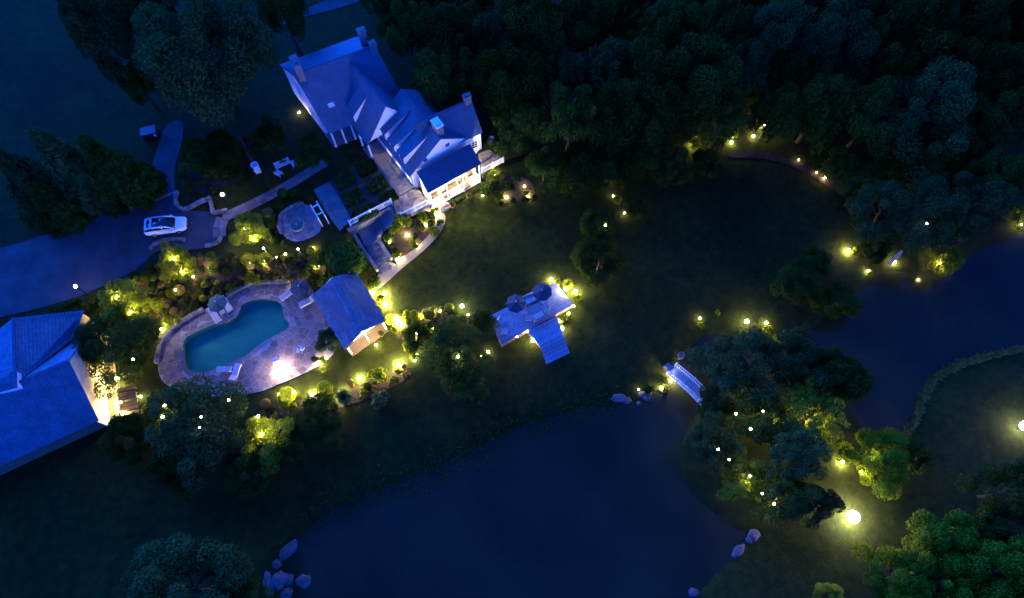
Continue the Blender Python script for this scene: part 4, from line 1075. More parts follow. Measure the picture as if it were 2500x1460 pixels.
# ================================================================== FOOTBRIDGE
b0, b1 = W(*ZB(785, 760), -.15), W(*ZB(1090, 1040), -.15)
bd_ = (b1 - b0).normalized(); b1 = b0 + bd_ * 5.0; bp = Vector((-bd_.y, bd_.x, 0))
br = thing('footbridge', b0, 'arched timber footbridge with white balusters over the narrow water', 'bridge')
hw = .62; nb_ = 22
for i in range(nb_):
    t0, t1 = i / nb_ + .004, (i + 1) / nb_ - .004; z0 = .35 * math.sin(math.pi * t0); z1 = .35 * math.sin(math.pi * t1)
    p, q = bd_ * (5.0 * t0), bd_ * (5.0 * t1); mb = MB(); mb.slab([p - bp * hw + Vector((0, 0, z0)), q - bp * hw + Vector((0, 0, z1)), q + bp * hw + Vector((0, 0, z1)), p + bp * hw + Vector((0, 0, z0))], .06); mb.build('plank', M_WOOD, br)
for sg in (-1, 1):
    pts = [bd_ * (5.0 * t / 10) + bp * (sg * (hw + .05)) + Vector((0, 0, .35 * math.sin(math.pi * t / 10))) for t in range(11)]
    for nm, zz, w_, h_ in (('side_beam', -.1, .08, .22), ('top_rail', .85, .075, .06), ('bottom_rail', .14, .05, .05)):
        mb = MB()
        for i in range(10): mb.bar(pts[i] + Vector((0, 0, zz)), pts[i + 1] + Vector((0, 0, zz)), w_, h_)
        mb.build(nm, M_TRIM, br)
    for i in (0, 5, 10): mb = MB(); mb.box(pts[i] + Vector((0, 0, .4)), (.16, .16, 1.15), math.atan2(bd_.y, bd_.x)); mb.build('post', M_TRIM, br)
    mb = MB(); mb.box((0, 0, .38), (.075, .075, .78)); bme = mb.mesh('baluster', M_TRIM)
    for i in range(1, 20):
        t = i / 20; obj('baluster', bme, br, bd_ * (5.0 * t) + bp * (sg * (hw + .05)) + Vector((0, 0, .35 * math.sin(math.pi * t) + .1)))
lq = PL(ZB, [(715, 715), (755, 685), (822, 737), (768, 778)], -.12)
b = MB(); b.prism([(p.x, p.y) for p in lq], -1.0, -.12); lnd = tag(b.build('bridge_landing', M_SLAB), kind='structure')

# ================================================================== CAR
def loft(secs, n=16, e=3.2):
    """secs: (x, halfwidth, zlow, zhigh); superellipse rings"""
    mb = MB()
    for x, hw_, zl_, zh_ in secs:
        for k in range(n):
            t = 2 * math.pi * k / n; c_, s_2 = math.cos(t), math.sin(t)
            yy = hw_ * math.copysign(abs(c_) ** (2 / e), c_); zz = (zl_ + zh_) / 2 + (zh_ - zl_) / 2 * math.copysign(abs(s_2) ** (2 / e), s_2)
            mb.v.append((x, yy, zz))
    m_ = len(secs)
    for i in range(m_ - 1):
        for k in range(n): k2 = (k + 1) % n; mb.f.append((i * n + k, i * n + k2, (i + 1) * n + k2, (i + 1) * n + k))
    mb.f.append(tuple(range(n))[::-1]); mb.f.append(tuple((m_ - 1) * n + k for k in range(n)))
    return mb
cp_ = W(*Z2(300, 690), T + .06); cp2 = W(*Z2(480, 655), T + .06)
car = thing('parked_car', W(*Z2(303, 700), T + .055), 'white estate car with dark glass roof parked in the blue driveway court', 'car', rz=R(9))
body = loft([(-2.3, .70, .45, .95), (-2.25, .84, .32, 1.02), (-1.9, .93, .26, 1.05), (-.6, .95, .25, 1.03), (.7, .95, .25, 1.0), (1.35, .93, .26, .96), (1.95, .88, .3, .86), (2.25, .74, .36, .74), (2.33, .55, .42, .66)], 20, 3.6)
bo_ = body.build('body', M_CAR, car, smooth=True)
cabin = loft([(-2.22, .68, .85, 1.02), (-2.05, .76, .85, 1.38), (-1.6, .78, .85, 1.58), (-.5, .79, .85, 1.63), (.25, .77, .85, 1.56), (.75, .75, .85, 1.28), (1.2, .74, .85, .98)], 20, 3.4)
cabin.build('cabin_glass', M_GLASSD, car, smooth=True)
mb = MB()
for sg in (-1, 1):
    for i, (x0, z0, x1, z1) in enumerate(((-2.0, 1.42, -1.55, 1.585), (-1.55, 1.585, -.5, 1.63), (-.5, 1.63, .3, 1.56), (.3, 1.56, 1.2, 1.02))): mb.bar((x0, sg * .69, z0), (x1, sg * (.69 if i < 3 else .8), z1), .13, .06)
    mb.bar((-1.0, sg * .775, 1.03), (-1.1, sg * .70, 1.58), .08, .05); mb.bar((-.1, sg * .775, 1.03), (-.1, sg * .70, 1.58), .08, .05)
mb.build('roof_pillar', M_CAR, car)
mb = MB(); mb.slab([(-2.08, -.66, 1.41), (-2.08, .66, 1.41), (-1.2, .68, 1.64), (-1.2, -.68, 1.64)], .05); mb.build('tailgate', M_CAR, car)
mb = MB()
for sg in (-1, 1): mb.bar((-1.7, sg * .6, 1.66), (.1, sg * .6, 1.655), .04, .04)
mb.build('roof_rail', M_RIM, car)
for x in (-1.38, 1.4):
    for sg in (-1, 1):
        mb = MB(); mb.tube([(x, sg * .70, .34), (x, sg * .96, .34)], [.34, .34], 16); wh = mb.build('wheel', M_TYRE, car)
        mb = MB(); mb.tube([(x, sg * .93, .34), (x, sg * .975, .34)], [.22, .21], 12); mb.build('rim', M_RIM, wh)
for sg in (-1, 1):
    mb = MB(); mb.ball((2.08, sg * .66, .72), .16, 10, 6, .55); mb.build('headlight', M_TRIM, car, smooth=True)
    mb = MB(); mb.box((-2.27, sg * .66, .86), (.1, .3, .16)); mb.build('tail_light', M_POT, car)
    mb = MB(); mb.box((.72, sg * 1.02, 1.03), (.14, .2, .13)); mb.build('wing_mirror', M_CAR, car)
mb = MB(); mb.box((2.3, 0, .55), (.08, .9, .16)); mb.build('grille', M_DARK, car)

# ================================================================== FURNITURE
def lounger(m, loc, rz, label, group=None):
    r = thing('sun_lounger', loc, label, 'sun lounger', group, rz)
    mb = MB()
    for sg in (-1, 1): mb.bar((-.95, sg * .33, .3), (.95, sg * .33, .3), .06, .06)
    for x in (-.95, 0, .95): mb.bar((x, -.33, .3), (x, .33, .3), .05, .05)
    mb.build('frame', M_FURN, r)
    for x in (-.85, .85):
        for sg in (-1, 1): mb = MB(); mb.bar((x, sg * .33, 0), (x, sg * .33, .3), .06); mb.build('leg', M_FURN, r)
    mb = MB(); mb.box((-.28, 0, .385), (1.3, .68, .11), 0, .97); mb.build('seat_cushion', m, r)
    mb = MB(); mb.slab([(.38, -.34, .45), (.38, .34, .45), (.98, .34, .86), (.98, -.34, .86)], .1); mb.build('backrest', m, r)
    return r
def chair(m, loc, rz, label, group=None, w=.62):
    r = thing('garden_chair', loc, label, 'chair', group, rz)
    mb = MB(); mb.box((0, 0, .42), (.58, w, .12), 0, .97); mb.build('seat', m, r)
    mb = MB(); mb.slab([(-.3, -w / 2, .46), (-.3, w / 2, .46), (-.42, w / 2, .9), (-.42, -w / 2, .9)], .07); mb.build('backrest', m, r)
    for sg in (-1, 1): mb = MB(); mb.bar((-.34, sg * (w / 2 + .02), .62), (.28, sg * (w / 2 + .02), .6), .07, .05); mb.build('armrest', m, r)
    for x in (-.27, .26):
        for sg in (-1, 1): mb = MB(); mb.bar((x, sg * (w / 2), 0), (x, sg * (w / 2), .6 if x > 0 else .62), .05); mb.build('leg', m, r)
    return r
def table(m, loc, rz, label, lx, ly, h=.72, group=None, name='garden_table'):
    r = thing(name, loc, label, 'table', group, rz)
    k = max(3, int(ly / .15))
    for i in range(k): mb = MB(); mb.box((0, (i + .5) / k * ly - ly / 2, h), (lx, ly / k * .93, .05)); mb.build('table_slat', m, r)
    for x in (-1, 1):
        for y in (-1, 1): mb = MB(); mb.bar((x * (lx / 2 - .08), y * (ly / 2 - .08), 0), (x * (lx / 2 - .08), y * (ly / 2 - .08), h - .03), .06); mb.build('leg', m, r)
    mb = MB()
    for y in (-1, 1): mb.bar((-lx / 2 + .05, y * (ly / 2 - .08), h - .06), (lx / 2 - .05, y * (ly / 2 - .08), h - .06), .05, .06)
    mb.build('table_frame', m, r); return r
def umbrella(m, loc, rad, h, label, rz=0, group=None):
    r = thing('garden_umbrella', loc, label, 'umbrella', group, rz)
    mb = MB(); mb.tube([(0, 0, .05), (0, 0, h + .15)], [.03, .025], 8); mb.build('pole', M_TRIM, r)
    mb = MB(); mb.lathe([(.32, 0), (.32, .06), (.08, .12), (.05, .3)], (0, 0, 0), 14); mb.build('base', M_DARK, r)
    for k in range(8):
        t0, t1 = 2 * math.pi * k / 8, 2 * math.pi * (k + 1) / 8; tm = (t0 + t1) / 2
        c_ = lambda t, f_, z: (rad * f_ * math.cos(t), rad * f_ * math.sin(t), z)
        vs = [(0, 0, h), c_(t0, .5, h - .24), c_(tm, .45, h - .27), c_(t1, .5, h - .24), c_(t0, 1, h - .52), c_(tm, .9, h - .55), c_(t1, 1, h - .52)]
        vs2 = [(x, y, z - .012) for x, y, z in vs]
        mb = MB(); fs = [(0, 1, 2), (0, 2, 3), (1, 4, 5, 2), (2, 5, 6, 3)]; n_ = 7
        mb.add(vs + vs2, fs + [tuple(i + n_ for i in f)[::-1] for f in fs] + [(4, 4 + n_, 5 + n_, 5), (5, 5 + n_, 6 + n_, 6)]); cp2_ = mb.build('canopy_panel', m, r)
        mb = MB(); mb.bar((0, 0, h - .03), (rad * .98 * math.cos(t0), rad * .98 * math.sin(t0), h - .54), .03); mb.build('rib', M_TRIM, cp2_)
    mb = MB(); mb.lathe([(.02, 0), (.05, .05), (.02, .14)], (0, 0, h + .02), 8); mb.build('finial', M_TRIM, r)
    return r
def up(px, z=0.0): return W(*px, z)
def under(px, z, h):
    p = W(*px, z + h - .3); return Vector((p.x, p.y, z))
tz = .035
lounger(M_CUSH, up(Z3(670, 535), tz), R(-52 + 180), 'pale lounger on the left under the pool umbrella')
lounger(M_CUSH, up(Z3(790, 430), tz), R(-52 + 180), 'pale lounger on the right of the pool umbrella')
table(M_CUSH, up(Z3(748, 500), tz), R(-52), 'small square table between the two loungers under the umbrella', .62, .62, .42, name='side_table')
umbrella(M_CANVAS, under(Z3(678, 398), tz, 2.45), 1.12, 2.45, 'teal green umbrella over two pale loungers by the pool', .2)
umbrella(M_CANVAS2, under(Z3(1492, 243), tz, 2.45), 1.15, 2.45, 'dark blue umbrella near the pool house', .3)
lounger(M_CUSH, up(Z3(1385, 325), tz), R(40), 'pale lounger partly under the dark blue pool umbrella')
lounger(M_CUSH, up(Z3(1580, 400), tz), R(28), 'pale lounger beside the eave of the pool house')
chair(M_CUSH, up(Z3(740, 1062), tz), R(92), 'left one of the two pale chairs at the lower pool edge', w=.75)
chair(M_CUSH, up(Z3(808, 1062), tz), R(90), 'right one of the two pale chairs at the lower pool edge', w=.75)
lounger(M_CUSH, up(Z3(880, 1090), tz), R(262), 'pale lounger beside the two chairs at the lower pool edge')
chair(M_FURN, up(Z3(1270, 968), tz), R(120), 'small white chair next to the bright lamp on the flagstones', w=.5)
gr_ = thing('kettle_grill', up(Z3(1545, 865), tz), 'blue covered grill with white side shelf on the pool terrace', 'grill')
mb = MB(); mb.lathe([(.04, .45), (.2, .5), (.34, .68), (.36, .78)], (0, 0, 0), 16); mb.build('bowl', M_CANVAS2, gr_, smooth=True)
mb = MB(); mb.lathe([(.37, .79), (.34, .95), (.2, 1.07), (.03, 1.1)], (0, 0, 0), 16); ld = mb.build('lid', mat('grill_lid', (.12, .16, .3), .3), gr_, smooth=True)
mb = MB(); mb.box((0, 0, 1.13), (.16, .04, .05)); mb.build('lid_handle', M_TRIM, ld)
for k in range(3): t = k * 2.094; mb = MB(); mb.bar((.12 * math.cos(t), .12 * math.sin(t), .55), (.36 * math.cos(t), .36 * math.sin(t), 0), .04); mb.build('leg', M_RIM, gr_)
mb = MB(); mb.box((-.42, -.3, .74), (.4, .42, .05)); mb.build('side_shelf', M_TRIM, gr_)
# deck furniture
zdk = zd + .006
umbrella(M_CANVAS2, under(Z5(1582, 412), zdk, 2.4), 1.15, 2.4, 'dark umbrella on the left of the sun deck', .1)
umbrella(M_CANVAS2, under(Z5(1848, 295), zdk, 2.4), 1.15, 2.4, 'dark umbrella on the right of the sun deck', .4)
def sofa(loc, rz, label, L=1.6):
    r = thing('garden_sofa', loc, label, 'sofa', None, rz)
    mb = MB(); mb.box((0, 0, .25), (.8, L, .3)); mb.build('base', M_TAUPE, r)
    for k in range(2): mb = MB(); mb.box((.06, (k - .5) * L * .48, .47), (.66, L * .46, .13), 0, .96); mb.build('seat_cushion', M_CUSH, r)
    mb = MB(); mb.slab([(-.34, -L / 2, .42), (-.34, L / 2, .42), (-.46, L / 2, .85), (-.46, -L / 2, .85)], .12); mb.build('backrest', M_TAUPE, r)
    for sg in (-1, 1): mb = MB(); mb.box((0, sg * (L / 2 + .06), .42), (.82, .1, .4)); mb.build('armrest', M_TAUPE, r)
    return r
da = R(28)
sofa(up(Z5(1735, 385), zdk), da - math.pi / 2, 'two-seat sofa between the two deck umbrellas', 1.7)
table(M_TAUPE, up(Z5(1775, 485), zdk), da, 'low slatted table in the middle of the deck seating', 1.6, .95, .5)
chair(M_CUSH, up(Z5(1655, 515), zdk), da, 'deck chair at the left end of the slatted table', w=.6)
chair(M_CUSH, up(Z5(1710, 580), zdk), da + R(60), 'deck chair at the lower left corner of the slatted table', w=.6)
chair(M_CUSH, up(Z5(1848, 410), zdk), da + R(200), 'deck chair under the edge of the right deck umbrella', w=.6)
chair(M_CUSH, up(Z5(1882, 485), zdk), da + R(180), 'deck chair at the right end of the slatted table', w=.6)
sofa(up(Z5(1812, 560), zdk), da + math.pi / 2, 'pale loveseat on the step side of the deck table', 1.2)
chair(M_CUSH, up(Z5(1440, 608), zdk), da + R(-60), 'lone upper chair at the left end of the deck', w=.6)
chair(M_CUSH, up(Z5(1465, 710), zdk), da + R(60), 'lone lower chair at the left end of the deck', w=.6)
table(M_TAUPE, up(Z5(1425, 665), zdk), da, 'tiny dark table between the two lone deck chairs', .6, .5, .5)
# garden bench group on the lawn
gl_ = lambda zx, zy: at(*Z2(zx, zy))
def bench(loc, rz, label, L=1.7):
    r = thing('garden_bench', loc, label, 'bench', None, rz)
    for i in range(4): mb = MB(); mb.box((-.18 + i * .13, 0, .44), (.11, L, .04)); mb.build('seat_slat', M_FURN, r)
    for i in range(3): mb = MB(); mb.box((-.28 - i * .03, 0, .56 + i * .13), (.03, L, .1)); mb.build('back_slat', M_FURN, r)
    for y in (-1, 1):
        for x in (-.25, .22): mb = MB(); mb.bar((x, y * (L / 2 - .08), 0), (x - (.1 if x < 0 else 0), y * (L / 2 - .08), .9 if x < 0 else .6), .06); mb.build('leg', M_FURN, r)
        mb = MB(); mb.bar((-.3, y * (L / 2 - .08), .62), (.25, y * (L / 2 - .08), .62), .06, .04); mb.build('armrest', M_FURN, r)
    return r
bench(gl_(1355, 135), R(-60), 'white slatted bench on the lawn beside the slab path', 1.9)
chair(M_FURN, gl_(1455, 125), R(210), 'white garden chair right of the lawn bench', w=.6)
chair(M_FURN, gl_(1318, 212), R(60), 'white garden chair between the lawn bench and the slab path', w=.6)
ur = thing('garden_urn', gl_(1122, 180), 'white stone urn on a pedestal below the big tree', 'urn')
mb = MB(); mb.box((0, 0, .3), (.62, .62, .6), .4); mb.box((0, 0, .64), (.74, .74, .08), .4); mb.build('pedestal', M_TRIM, ur)
mb = MB(); mb.lathe([(.2, .68), (.12, .78), (.12, .85), (.34, 1.05), (.4, 1.3), (.46, 1.42), (.36, 1.42), (.3, 1.3)], (0, 0, 0), 16); mb.build('bowl', M_TRIM, ur, smooth=True)
sh = thing('utility_box', W(370, 330, T), 'small dark utility box with pale lid by the bend of the drive', 'utility box', rz=.3)
mb = MB(); mb.box((0, 0, .45), (1.7, 1.1, .9)); mb.build('box_body', M_DARK, sh)
mb = MB(); mb.box((0, 0, .95), (1.8, 1.2, .1)); mb.build('lid', M_SLAB, sh)
mb = MB(); mb.box((.6, -.58, .5), (.3, .06, .4)); mb.build('hatch', M_TRIM, sh)
# fountain terrace and fountain
fz = T
fq_ = xy(PL(Z6, [(318, 440), (345, 335), (420, 278), (545, 225), (612, 245), (690, 360), (715, 470), (640, 530), (500, 582), (400, 562), (345, 500)], fz)); fqs = np.array(smooth_poly([p for p in fq_], 1))
ft = sheet('fountain_terrace', fqs, .03, M_MORTAR)
stones(ft, voronoi(fqs, None, .95, .05, seed=41), T + .03, T + .08, M_SLAB)
stone_wall([Z6(*p) for p in [(340, 505), (312, 440), (335, 335), (415, 270), (545, 215)]], 'low reddish stone wall round the fountain terrace', h=.4, z=T, seed=22)
fn = thing('fountain', W(*Z6(485, 425), T + .08), 'small round stone fountain in the middle of the fountain terrace', 'fountain')
mb = MB(); mb.lathe([(.85, 0), (.9, .05), (.9, .32), (.78, .36), (.74, .2), (.05, .16)], (0, 0, 0), 24); mb.build('basin', M_STONE, fn)
mb = MB(); mb.lathe([(.73, .23), (.02, .24)], (0, 0, 0), 24); mb.build('basin_water', M_POOLW, fn)
mb = MB(); mb.lathe([(.22, .16), (.1, .3), (.09, .75), (.16, .85)], (0, 0, 0), 14); mb.build('pedestal', M_STONE, fn)
mb = MB(); mb.lathe([(.1, .85), (.34, .95), (.38, 1.05), (.3, 1.03), (.06, .96), (.05, 1.15), (.1, 1.22), (.02, 1.3)], (0, 0, 0), 16); mb.build('bowl', M_STONE, fn, smooth=True)
# white garden arbour between fountain and formal terrace
ap = [W(*Z6(*p), T + .0) for p in ((612, 238), (676, 350), (668, 205), (738, 325))]
ab = thing('garden_arbour', ap[0], 'white open arbour frame between fountain terrace and paved strip', 'arbour')
tops = [W(*Z6(*p), T + 2.1) for p in ((612, 238), (676, 350), (668, 205), (738, 325))]
for p in tops: mb = MB(); mb.bar(V2(p, T), p, .1); mb.build('post', M_TRIM, ab, ab.location)
for i, j in ((0, 1), (2, 3)): mb = MB(); d = (tops[j] - tops[i]) * .06; mb.bar(tops[i] - d, tops[j] + d, .12, .14); mb.build('beam', M_TRIM, ab, ab.location)
for k in (.2, .82): mb = MB(); mb.bar(tops[0].lerp(tops[1], k) + Vector((0, 0, .08)), tops[2].lerp(tops[3], k) + Vector((0, 0, .08)), .09, .1); mb.build('crossbar', M_TRIM, ab, ab.location)
# pots and the air conditioner
def pot(loc, label, r=.32, plant=True, m=M_POT):
    o = thing('plant_pot', loc, label, 'plant pot')
    mb = MB(); mb.lathe([(r * .65, 0), (r * .9, .35), (r, .5), (r * 1.08, .52), (r * 1.08, .6), (r * .92, .6), (r * .88, .5)], (0, 0, 0), 16); mb.build('pot', m, o, smooth=True)
    return o
pots = [(at(*Z1(1278, 1305)), 'terracotta pot on the lawn in front of the garden room, left one'), (at(*Z1(1393, 1245)), 'terracotta pot on the lawn in front of the garden room, right one'),
        (up(Z3(1660, 970), tz), 'round pot at the lower right corner of the pool terrace'), (at(*Z5(220, 742)), 'pale pot on the grass at the pool house corner')]
POTS = [pot(p, l, .34) for p, l in pots]
ac = thing('air_conditioner', W(*Z1(1545, 865), T), 'dark round air conditioner beside the east house wall', 'air conditioner')
mb = MB(); mb.lathe([(.42, 0), (.45, .05), (.45, .75), (.4, .8)], (0, 0, 0), 18); mb.build('casing', M_DARK, ac)
mb = MB()
for k in range(5): mb.lathe([(.08 + k * .07, .81), (.1 + k * .07, .83), (.1 + k * .07, .81)], (0, 0, 0), 18)
mb.build('fan_grille', M_RIM, ac)
#@@PLANTS
# ================================================================== PLANTS
def leaf_mesh(name, m, pts, nrm, size, aspect=1.5, jitter=.6, seed=0):
    """rhombic leaf clumps at pts, facing roughly along nrm"""
    g = np.random.default_rng(seed); n = len(pts)
    nn = nrm + g.normal(0, jitter, (n, 3)); nn /= np.linalg.norm(nn, axis=1)[:, None] + 1e-9
    a = np.cross(nn, g.normal(0, 1, (n, 3))); a /= np.linalg.norm(a, axis=1)[:, None] + 1e-9; b_ = np.cross(nn, a)
    s = size * g.uniform(.6, 1.35, (n, 1))
    v = np.stack([pts - a * s * .5 * aspect, pts - b_ * s * .5 + nn * s * .12, pts + a * s * .5 * aspect, pts + b_ * s * .5 + nn * s * .12], 1).reshape(-1, 3)
    me = bpy.data.meshes.new(name); f = np.arange(n * 4).reshape(n, 4)
    me.vertices.add(n * 4); me.vertices.foreach_set('co', v.ravel().astype(np.float32))
    me.loops.add(n * 4); me.loops.foreach_set('vertex_index', f.ravel().astype(np.int32))
    me.polygons.add(n); me.polygons.foreach_set('loop_start', (np.arange(n) * 4).astype(np.int32)); me.polygons.foreach_set('loop_total', np.full(n, 4, np.int32))
    me.update(calc_edges=True); me.materials.append(m); return me
def blobs(seed, nb, n, rmin, rmax, inner=.25, squash=1.0, spread=.75):
    g = np.random.default_rng(seed)
    d = g.normal(0, 1, (nb, 3)); d /= np.linalg.norm(d, axis=1)[:, None]; d[:, 2] = np.abs(d[:, 2]) * 1.0 - .35 * (g.random(nb) < .45)
    c = d * g.uniform(inner, 1, (nb, 1)) ** .5 * spread
    c[:, :2] *= (1 + .18 * np.sin(np.arctan2(c[:, 1], c[:, 0]) * 3 + seed))[:, None]
    r = g.uniform(rmin, rmax, nb)
    w = r ** 2 / (r ** 2).sum(); k = g.choice(nb, n, p=w)
    e = g.normal(0, 1, (n, 3)); e[:, 2] += .35; e /= np.linalg.norm(e, axis=1)[:, None]
    p = c[k] + e * r[k][:, None] * g.uniform(.75, 1.08, (n, 1)); p[:, 2] *= squash
    return p, e
CROWN = {}
def crown(kind, var, m):
    key = (kind, var, m.name)
    if key in CROWN: return CROWN[key]
    sd = var * 17 + hash(kind) % 7 if False else var * 17 + {'tree': 1, 'airy': 2, 'bush': 3, 'ball': 4, 'conifer': 5, 'willow': 6, 'spike': 7, 'cover': 8}[kind]
    g = np.random.default_rng(sd)
    if kind == 'tree': p, e = blobs(sd, 46, 24000, .12, .30, .5, spread=.84); me = leaf_mesh('crown', m, p, e, .034, seed=sd)
    elif kind == 'airy': p, e = blobs(sd, 80, 13000, .07, .22, .12, spread=.85); me = leaf_mesh('crown', m, p, e, .034, seed=sd)
    elif kind == 'willow':
        p, e = blobs(sd, 64, 20000, .09, .28, .25); n = len(p); e = np.column_stack([g.normal(0, .5, n), g.normal(0, .5, n), np.ones(n)]); p[:, 2] -= g.uniform(0, .25, n) * np.hypot(p[:, 0], p[:, 1]); me = leaf_mesh('crown', m, p, e, .031, aspect=2.6, seed=sd)
    elif kind == 'bush': p, e = blobs(sd, 22, 950, .22, .42, .3, spread=.62); me = leaf_mesh('foliage', m, p, e, .15, seed=sd)
    elif kind == 'ball':
        n = 2200; e = g.normal(0, 1, (n, 3)); e /= np.linalg.norm(e, axis=1)[:, None]; p = e * g.uniform(.86, 1.02, (n, 1)); me = leaf_mesh('foliage', m, p, e, .11, jitter=.5, seed=sd)
    elif kind == 'conifer':
        P_, N_ = [], []
        for L in range(15):
            z = L / 15; rr = (1 - z) * .98 + .04; nbr = int(12 + 18 * (1 - z))
            for k in range(nbr):
                t = g.uniform(0, 6.283); ln = rr * g.uniform(.72, 1.06); m_ = int(20 + 95 * ln)
                s = g.uniform(.1, 1, m_); w = .10 * (1 - s) * rr + .035
                lat = g.normal(0, 1, m_) * w; x = np.cos(t) * s * ln - np.sin(t) * lat; y = np.sin(t) * s * ln + np.cos(t) * lat
                zz = z * 2.0 - 1 + .16 * (s - .3) * .4 - .2 * s * s * rr + g.normal(0, .02, m_)
                P_.append(np.column_stack([x, y, zz])); N_.append(np.column_stack([np.cos(t) * np.ones(m_) * .4, np.sin(t) * np.ones(m_) * .4, np.ones(m_)]))
        me = leaf_mesh('crown', m, np.concatenate(P_), np.concatenate(N_), .085, aspect=1.9, jitter=.35, seed=sd)
    elif kind == 'spike':
        n = 420; t = g.uniform(0, 6.283, n); r0 = g.uniform(0, .25, n); r1 = g.uniform(.6, 1.1, n); z1 = g.uniform(.3, 1.0, n)
        a = np.column_stack([np.cos(t) * r0, np.sin(t) * r0, np.full(n, -.8)]); b_ = np.column_stack([np.cos(t) * r1, np.sin(t) * r1, z1 - .5 * (r1 - .6)])
        mid = (a + b_) / 2 + np.array([0, 0, .35]); w = np.column_stack([-np.sin(t), np.cos(t), np.zeros(n)]) * .035
        v = np.stack([a - w, mid - w, b_, mid + w], 1).reshape(-1, 3); me = bpy.data.meshes.new('foliage'); me.from_pydata(v.tolist(), [], np.arange(n * 4).reshape(n, 4).tolist()); me.materials.append(m)
    CROWN[key] = me; return me
def trunk_mesh(seed, m, nl=5):
    rg = random.Random(seed); mb = MB(); pts = [(0, 0, -.05), (rg.uniform(-.02, .02), rg.uniform(-.02, .02), .3), (rg.uniform(-.04, .04), rg.uniform(-.04, .04), .6), (rg.uniform(-.05, .05), rg.uniform(-.05, .05), .9)]
    mb.tube(pts, [.026, .019, .014, .005], 8)
    for i in range(nl):
        t = rg.uniform(0, 6.28); z = rg.uniform(.38, .62); L = rg.uniform(.2, .34)
        mb.tube([(0, 0, z), (math.cos(t) * L * .5, math.sin(t) * L * .5, z + .1), (math.cos(t) * L, math.sin(t) * L, z + .22)], [.010, .007, .003], 6)
    return mb.mesh('trunk', m, True)
TR = [trunk_mesh(i, M_BARK) for i in range(3)]; TRC = trunk_mesh(11, M_BARK, 0)
def depth(p): return (Vector(p) - Vector((0, 0, CAMH))).dot(Vector((0, math.sin(TH), -math.cos(TH))))
NV = [0]
def tree(px, py, rpx, hgt, label, kind='tree', m=L_DARK, group=None, name='broadleaf_tree', flat=None, gz_=None):
    z = 0
    for _ in range(8):
        q = W(px, py, z + hgt * .62); z = hz(q.x, q.y)
    z = max(z, WATER - .2)
    r = 1.1 * rpx * depth(q) / F; rz = flat * r if flat else min(.46 * hgt, r * .95)
    low = .0
    if name == 'forest_tree': rz = hgt * .56
    elif kind != 'conifer': rz = max(rz, hgt * .5)
    q = W(px, py, z + hgt - rz)
    NV[0] += 1; k = NV[0]
    if kind == 'conifer': q = W(px, py, z + hgt * .5); rz = hgt * .5
    root = thing(name, (q.x, q.y, z), label, 'tree', group)
    o = obj('crown', crown(kind, k % 4, m), root, (0, 0, hgt - rz), k * 1.7, (r, r, rz))
    s = hgt * (.9 if kind != 'conifer' else 1); obj('trunk', TR[k % 3] if kind != 'conifer' else TRC, root, None, k * 2.1, (s * .9, s * .9, s))
    return root
def shrub(px, py, rpx, label, m=L_MID, kind='bush', group=None, hs=.85, name='garden_shrub', cat='shrub', z=None):
    p = at(px, py) if z is None else W(px, py, z)
    r = rpx * depth(p) / F; NV[0] += 1; k = NV[0]
    q = W(px, py, p.z + r * hs * .8); p = Vector((q.x, q.y, hz(q.x, q.y) if z is None else z))
    root = thing(name, p, label, cat, group)
    obj('foliage', crown(kind, k % 3, m), root, (0, 0, r * hs * .85), k * 1.3, (r, r, r * hs))
    mb = MB(); mb.tube([(0, 0, -.05), (.02, 0, r * hs * .5), (.05, .03, r * hs)], [.06 * r + .02, .05 * r + .01, .01], 6); mb.build('stem', M_BARK, root)
    return root

# --- trees that can be told apart
tree(500, 140, 150, 17, 'huge spreading tree left of the house', m=L_BLUE)
tree(285, 95, 88, 15, 'large round tree at the top left, left of the huge one', m=L_BLUE)
tree(345, 215, 38, 8, 'small round tree between the two big trees at top left', m=L_DARK)
tree(380, 20, 50, 15, 'dark tree at the top edge between the two big left trees', m=L_DARK)
tree(690, 25, 55, 15, 'dark tree at the top edge above the left chimney', m=L_DARK)
tree(60, 430, 84, 10, 'leftmost of the three conifers by the left edge', 'conifer', L_BLUE, name='conifer_tree')
tree(160, 395, 88, 12, 'middle one of the three conifers by the left edge', 'conifer', L_BLUE, name='conifer_tree')
tree(265, 405, 84, 11, 'rightmost of the three conifers by the left edge', 'conifer', L_DARK, name='conifer_tree')
tree(120, 490, 70, 7, 'low conifer in front of the three tall ones at left', 'conifer', L_DARK, name='conifer_tree')
tree(545, 380, 60, 6, 'low dark tree behind the driveway lamp', m=L_DARK)
tree(660, 345, 55, 6, 'dark tree on the lawn between the porch and the big tree', m=L_DARK, kind='airy')
tree(760, 375, 42, 4, 'low dark tree at the porch corner', m=L_DARK)
tree(480, 380, 42, 4, 'dark bushy tree beside the fork of the drive', m=L_DARK)
tree(612, 562, 48, 4.2, 'lime lit small tree right of the parked car', 'airy', m=L_LIME_LIT)
tree(432, 640, 52, 4.6, 'lime lit small tree below the parked car', 'airy', m=L_LIME_LIT)
tree(300, 738, 62, 5.2, 'lime lit tree left of the pool by the drive lamp', 'airy', m=L_LIME_LIT)
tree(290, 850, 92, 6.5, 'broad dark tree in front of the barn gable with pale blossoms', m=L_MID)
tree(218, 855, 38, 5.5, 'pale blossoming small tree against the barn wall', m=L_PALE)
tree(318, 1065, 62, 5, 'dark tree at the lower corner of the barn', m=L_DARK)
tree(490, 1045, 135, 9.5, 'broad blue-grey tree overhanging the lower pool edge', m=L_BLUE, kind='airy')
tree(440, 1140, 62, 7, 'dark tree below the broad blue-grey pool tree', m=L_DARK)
tree(650, 1080, 76, 6.5, 'yellow-lit tree right of the broad blue-grey pool tree', m=L_LIME_LIT, kind='airy')
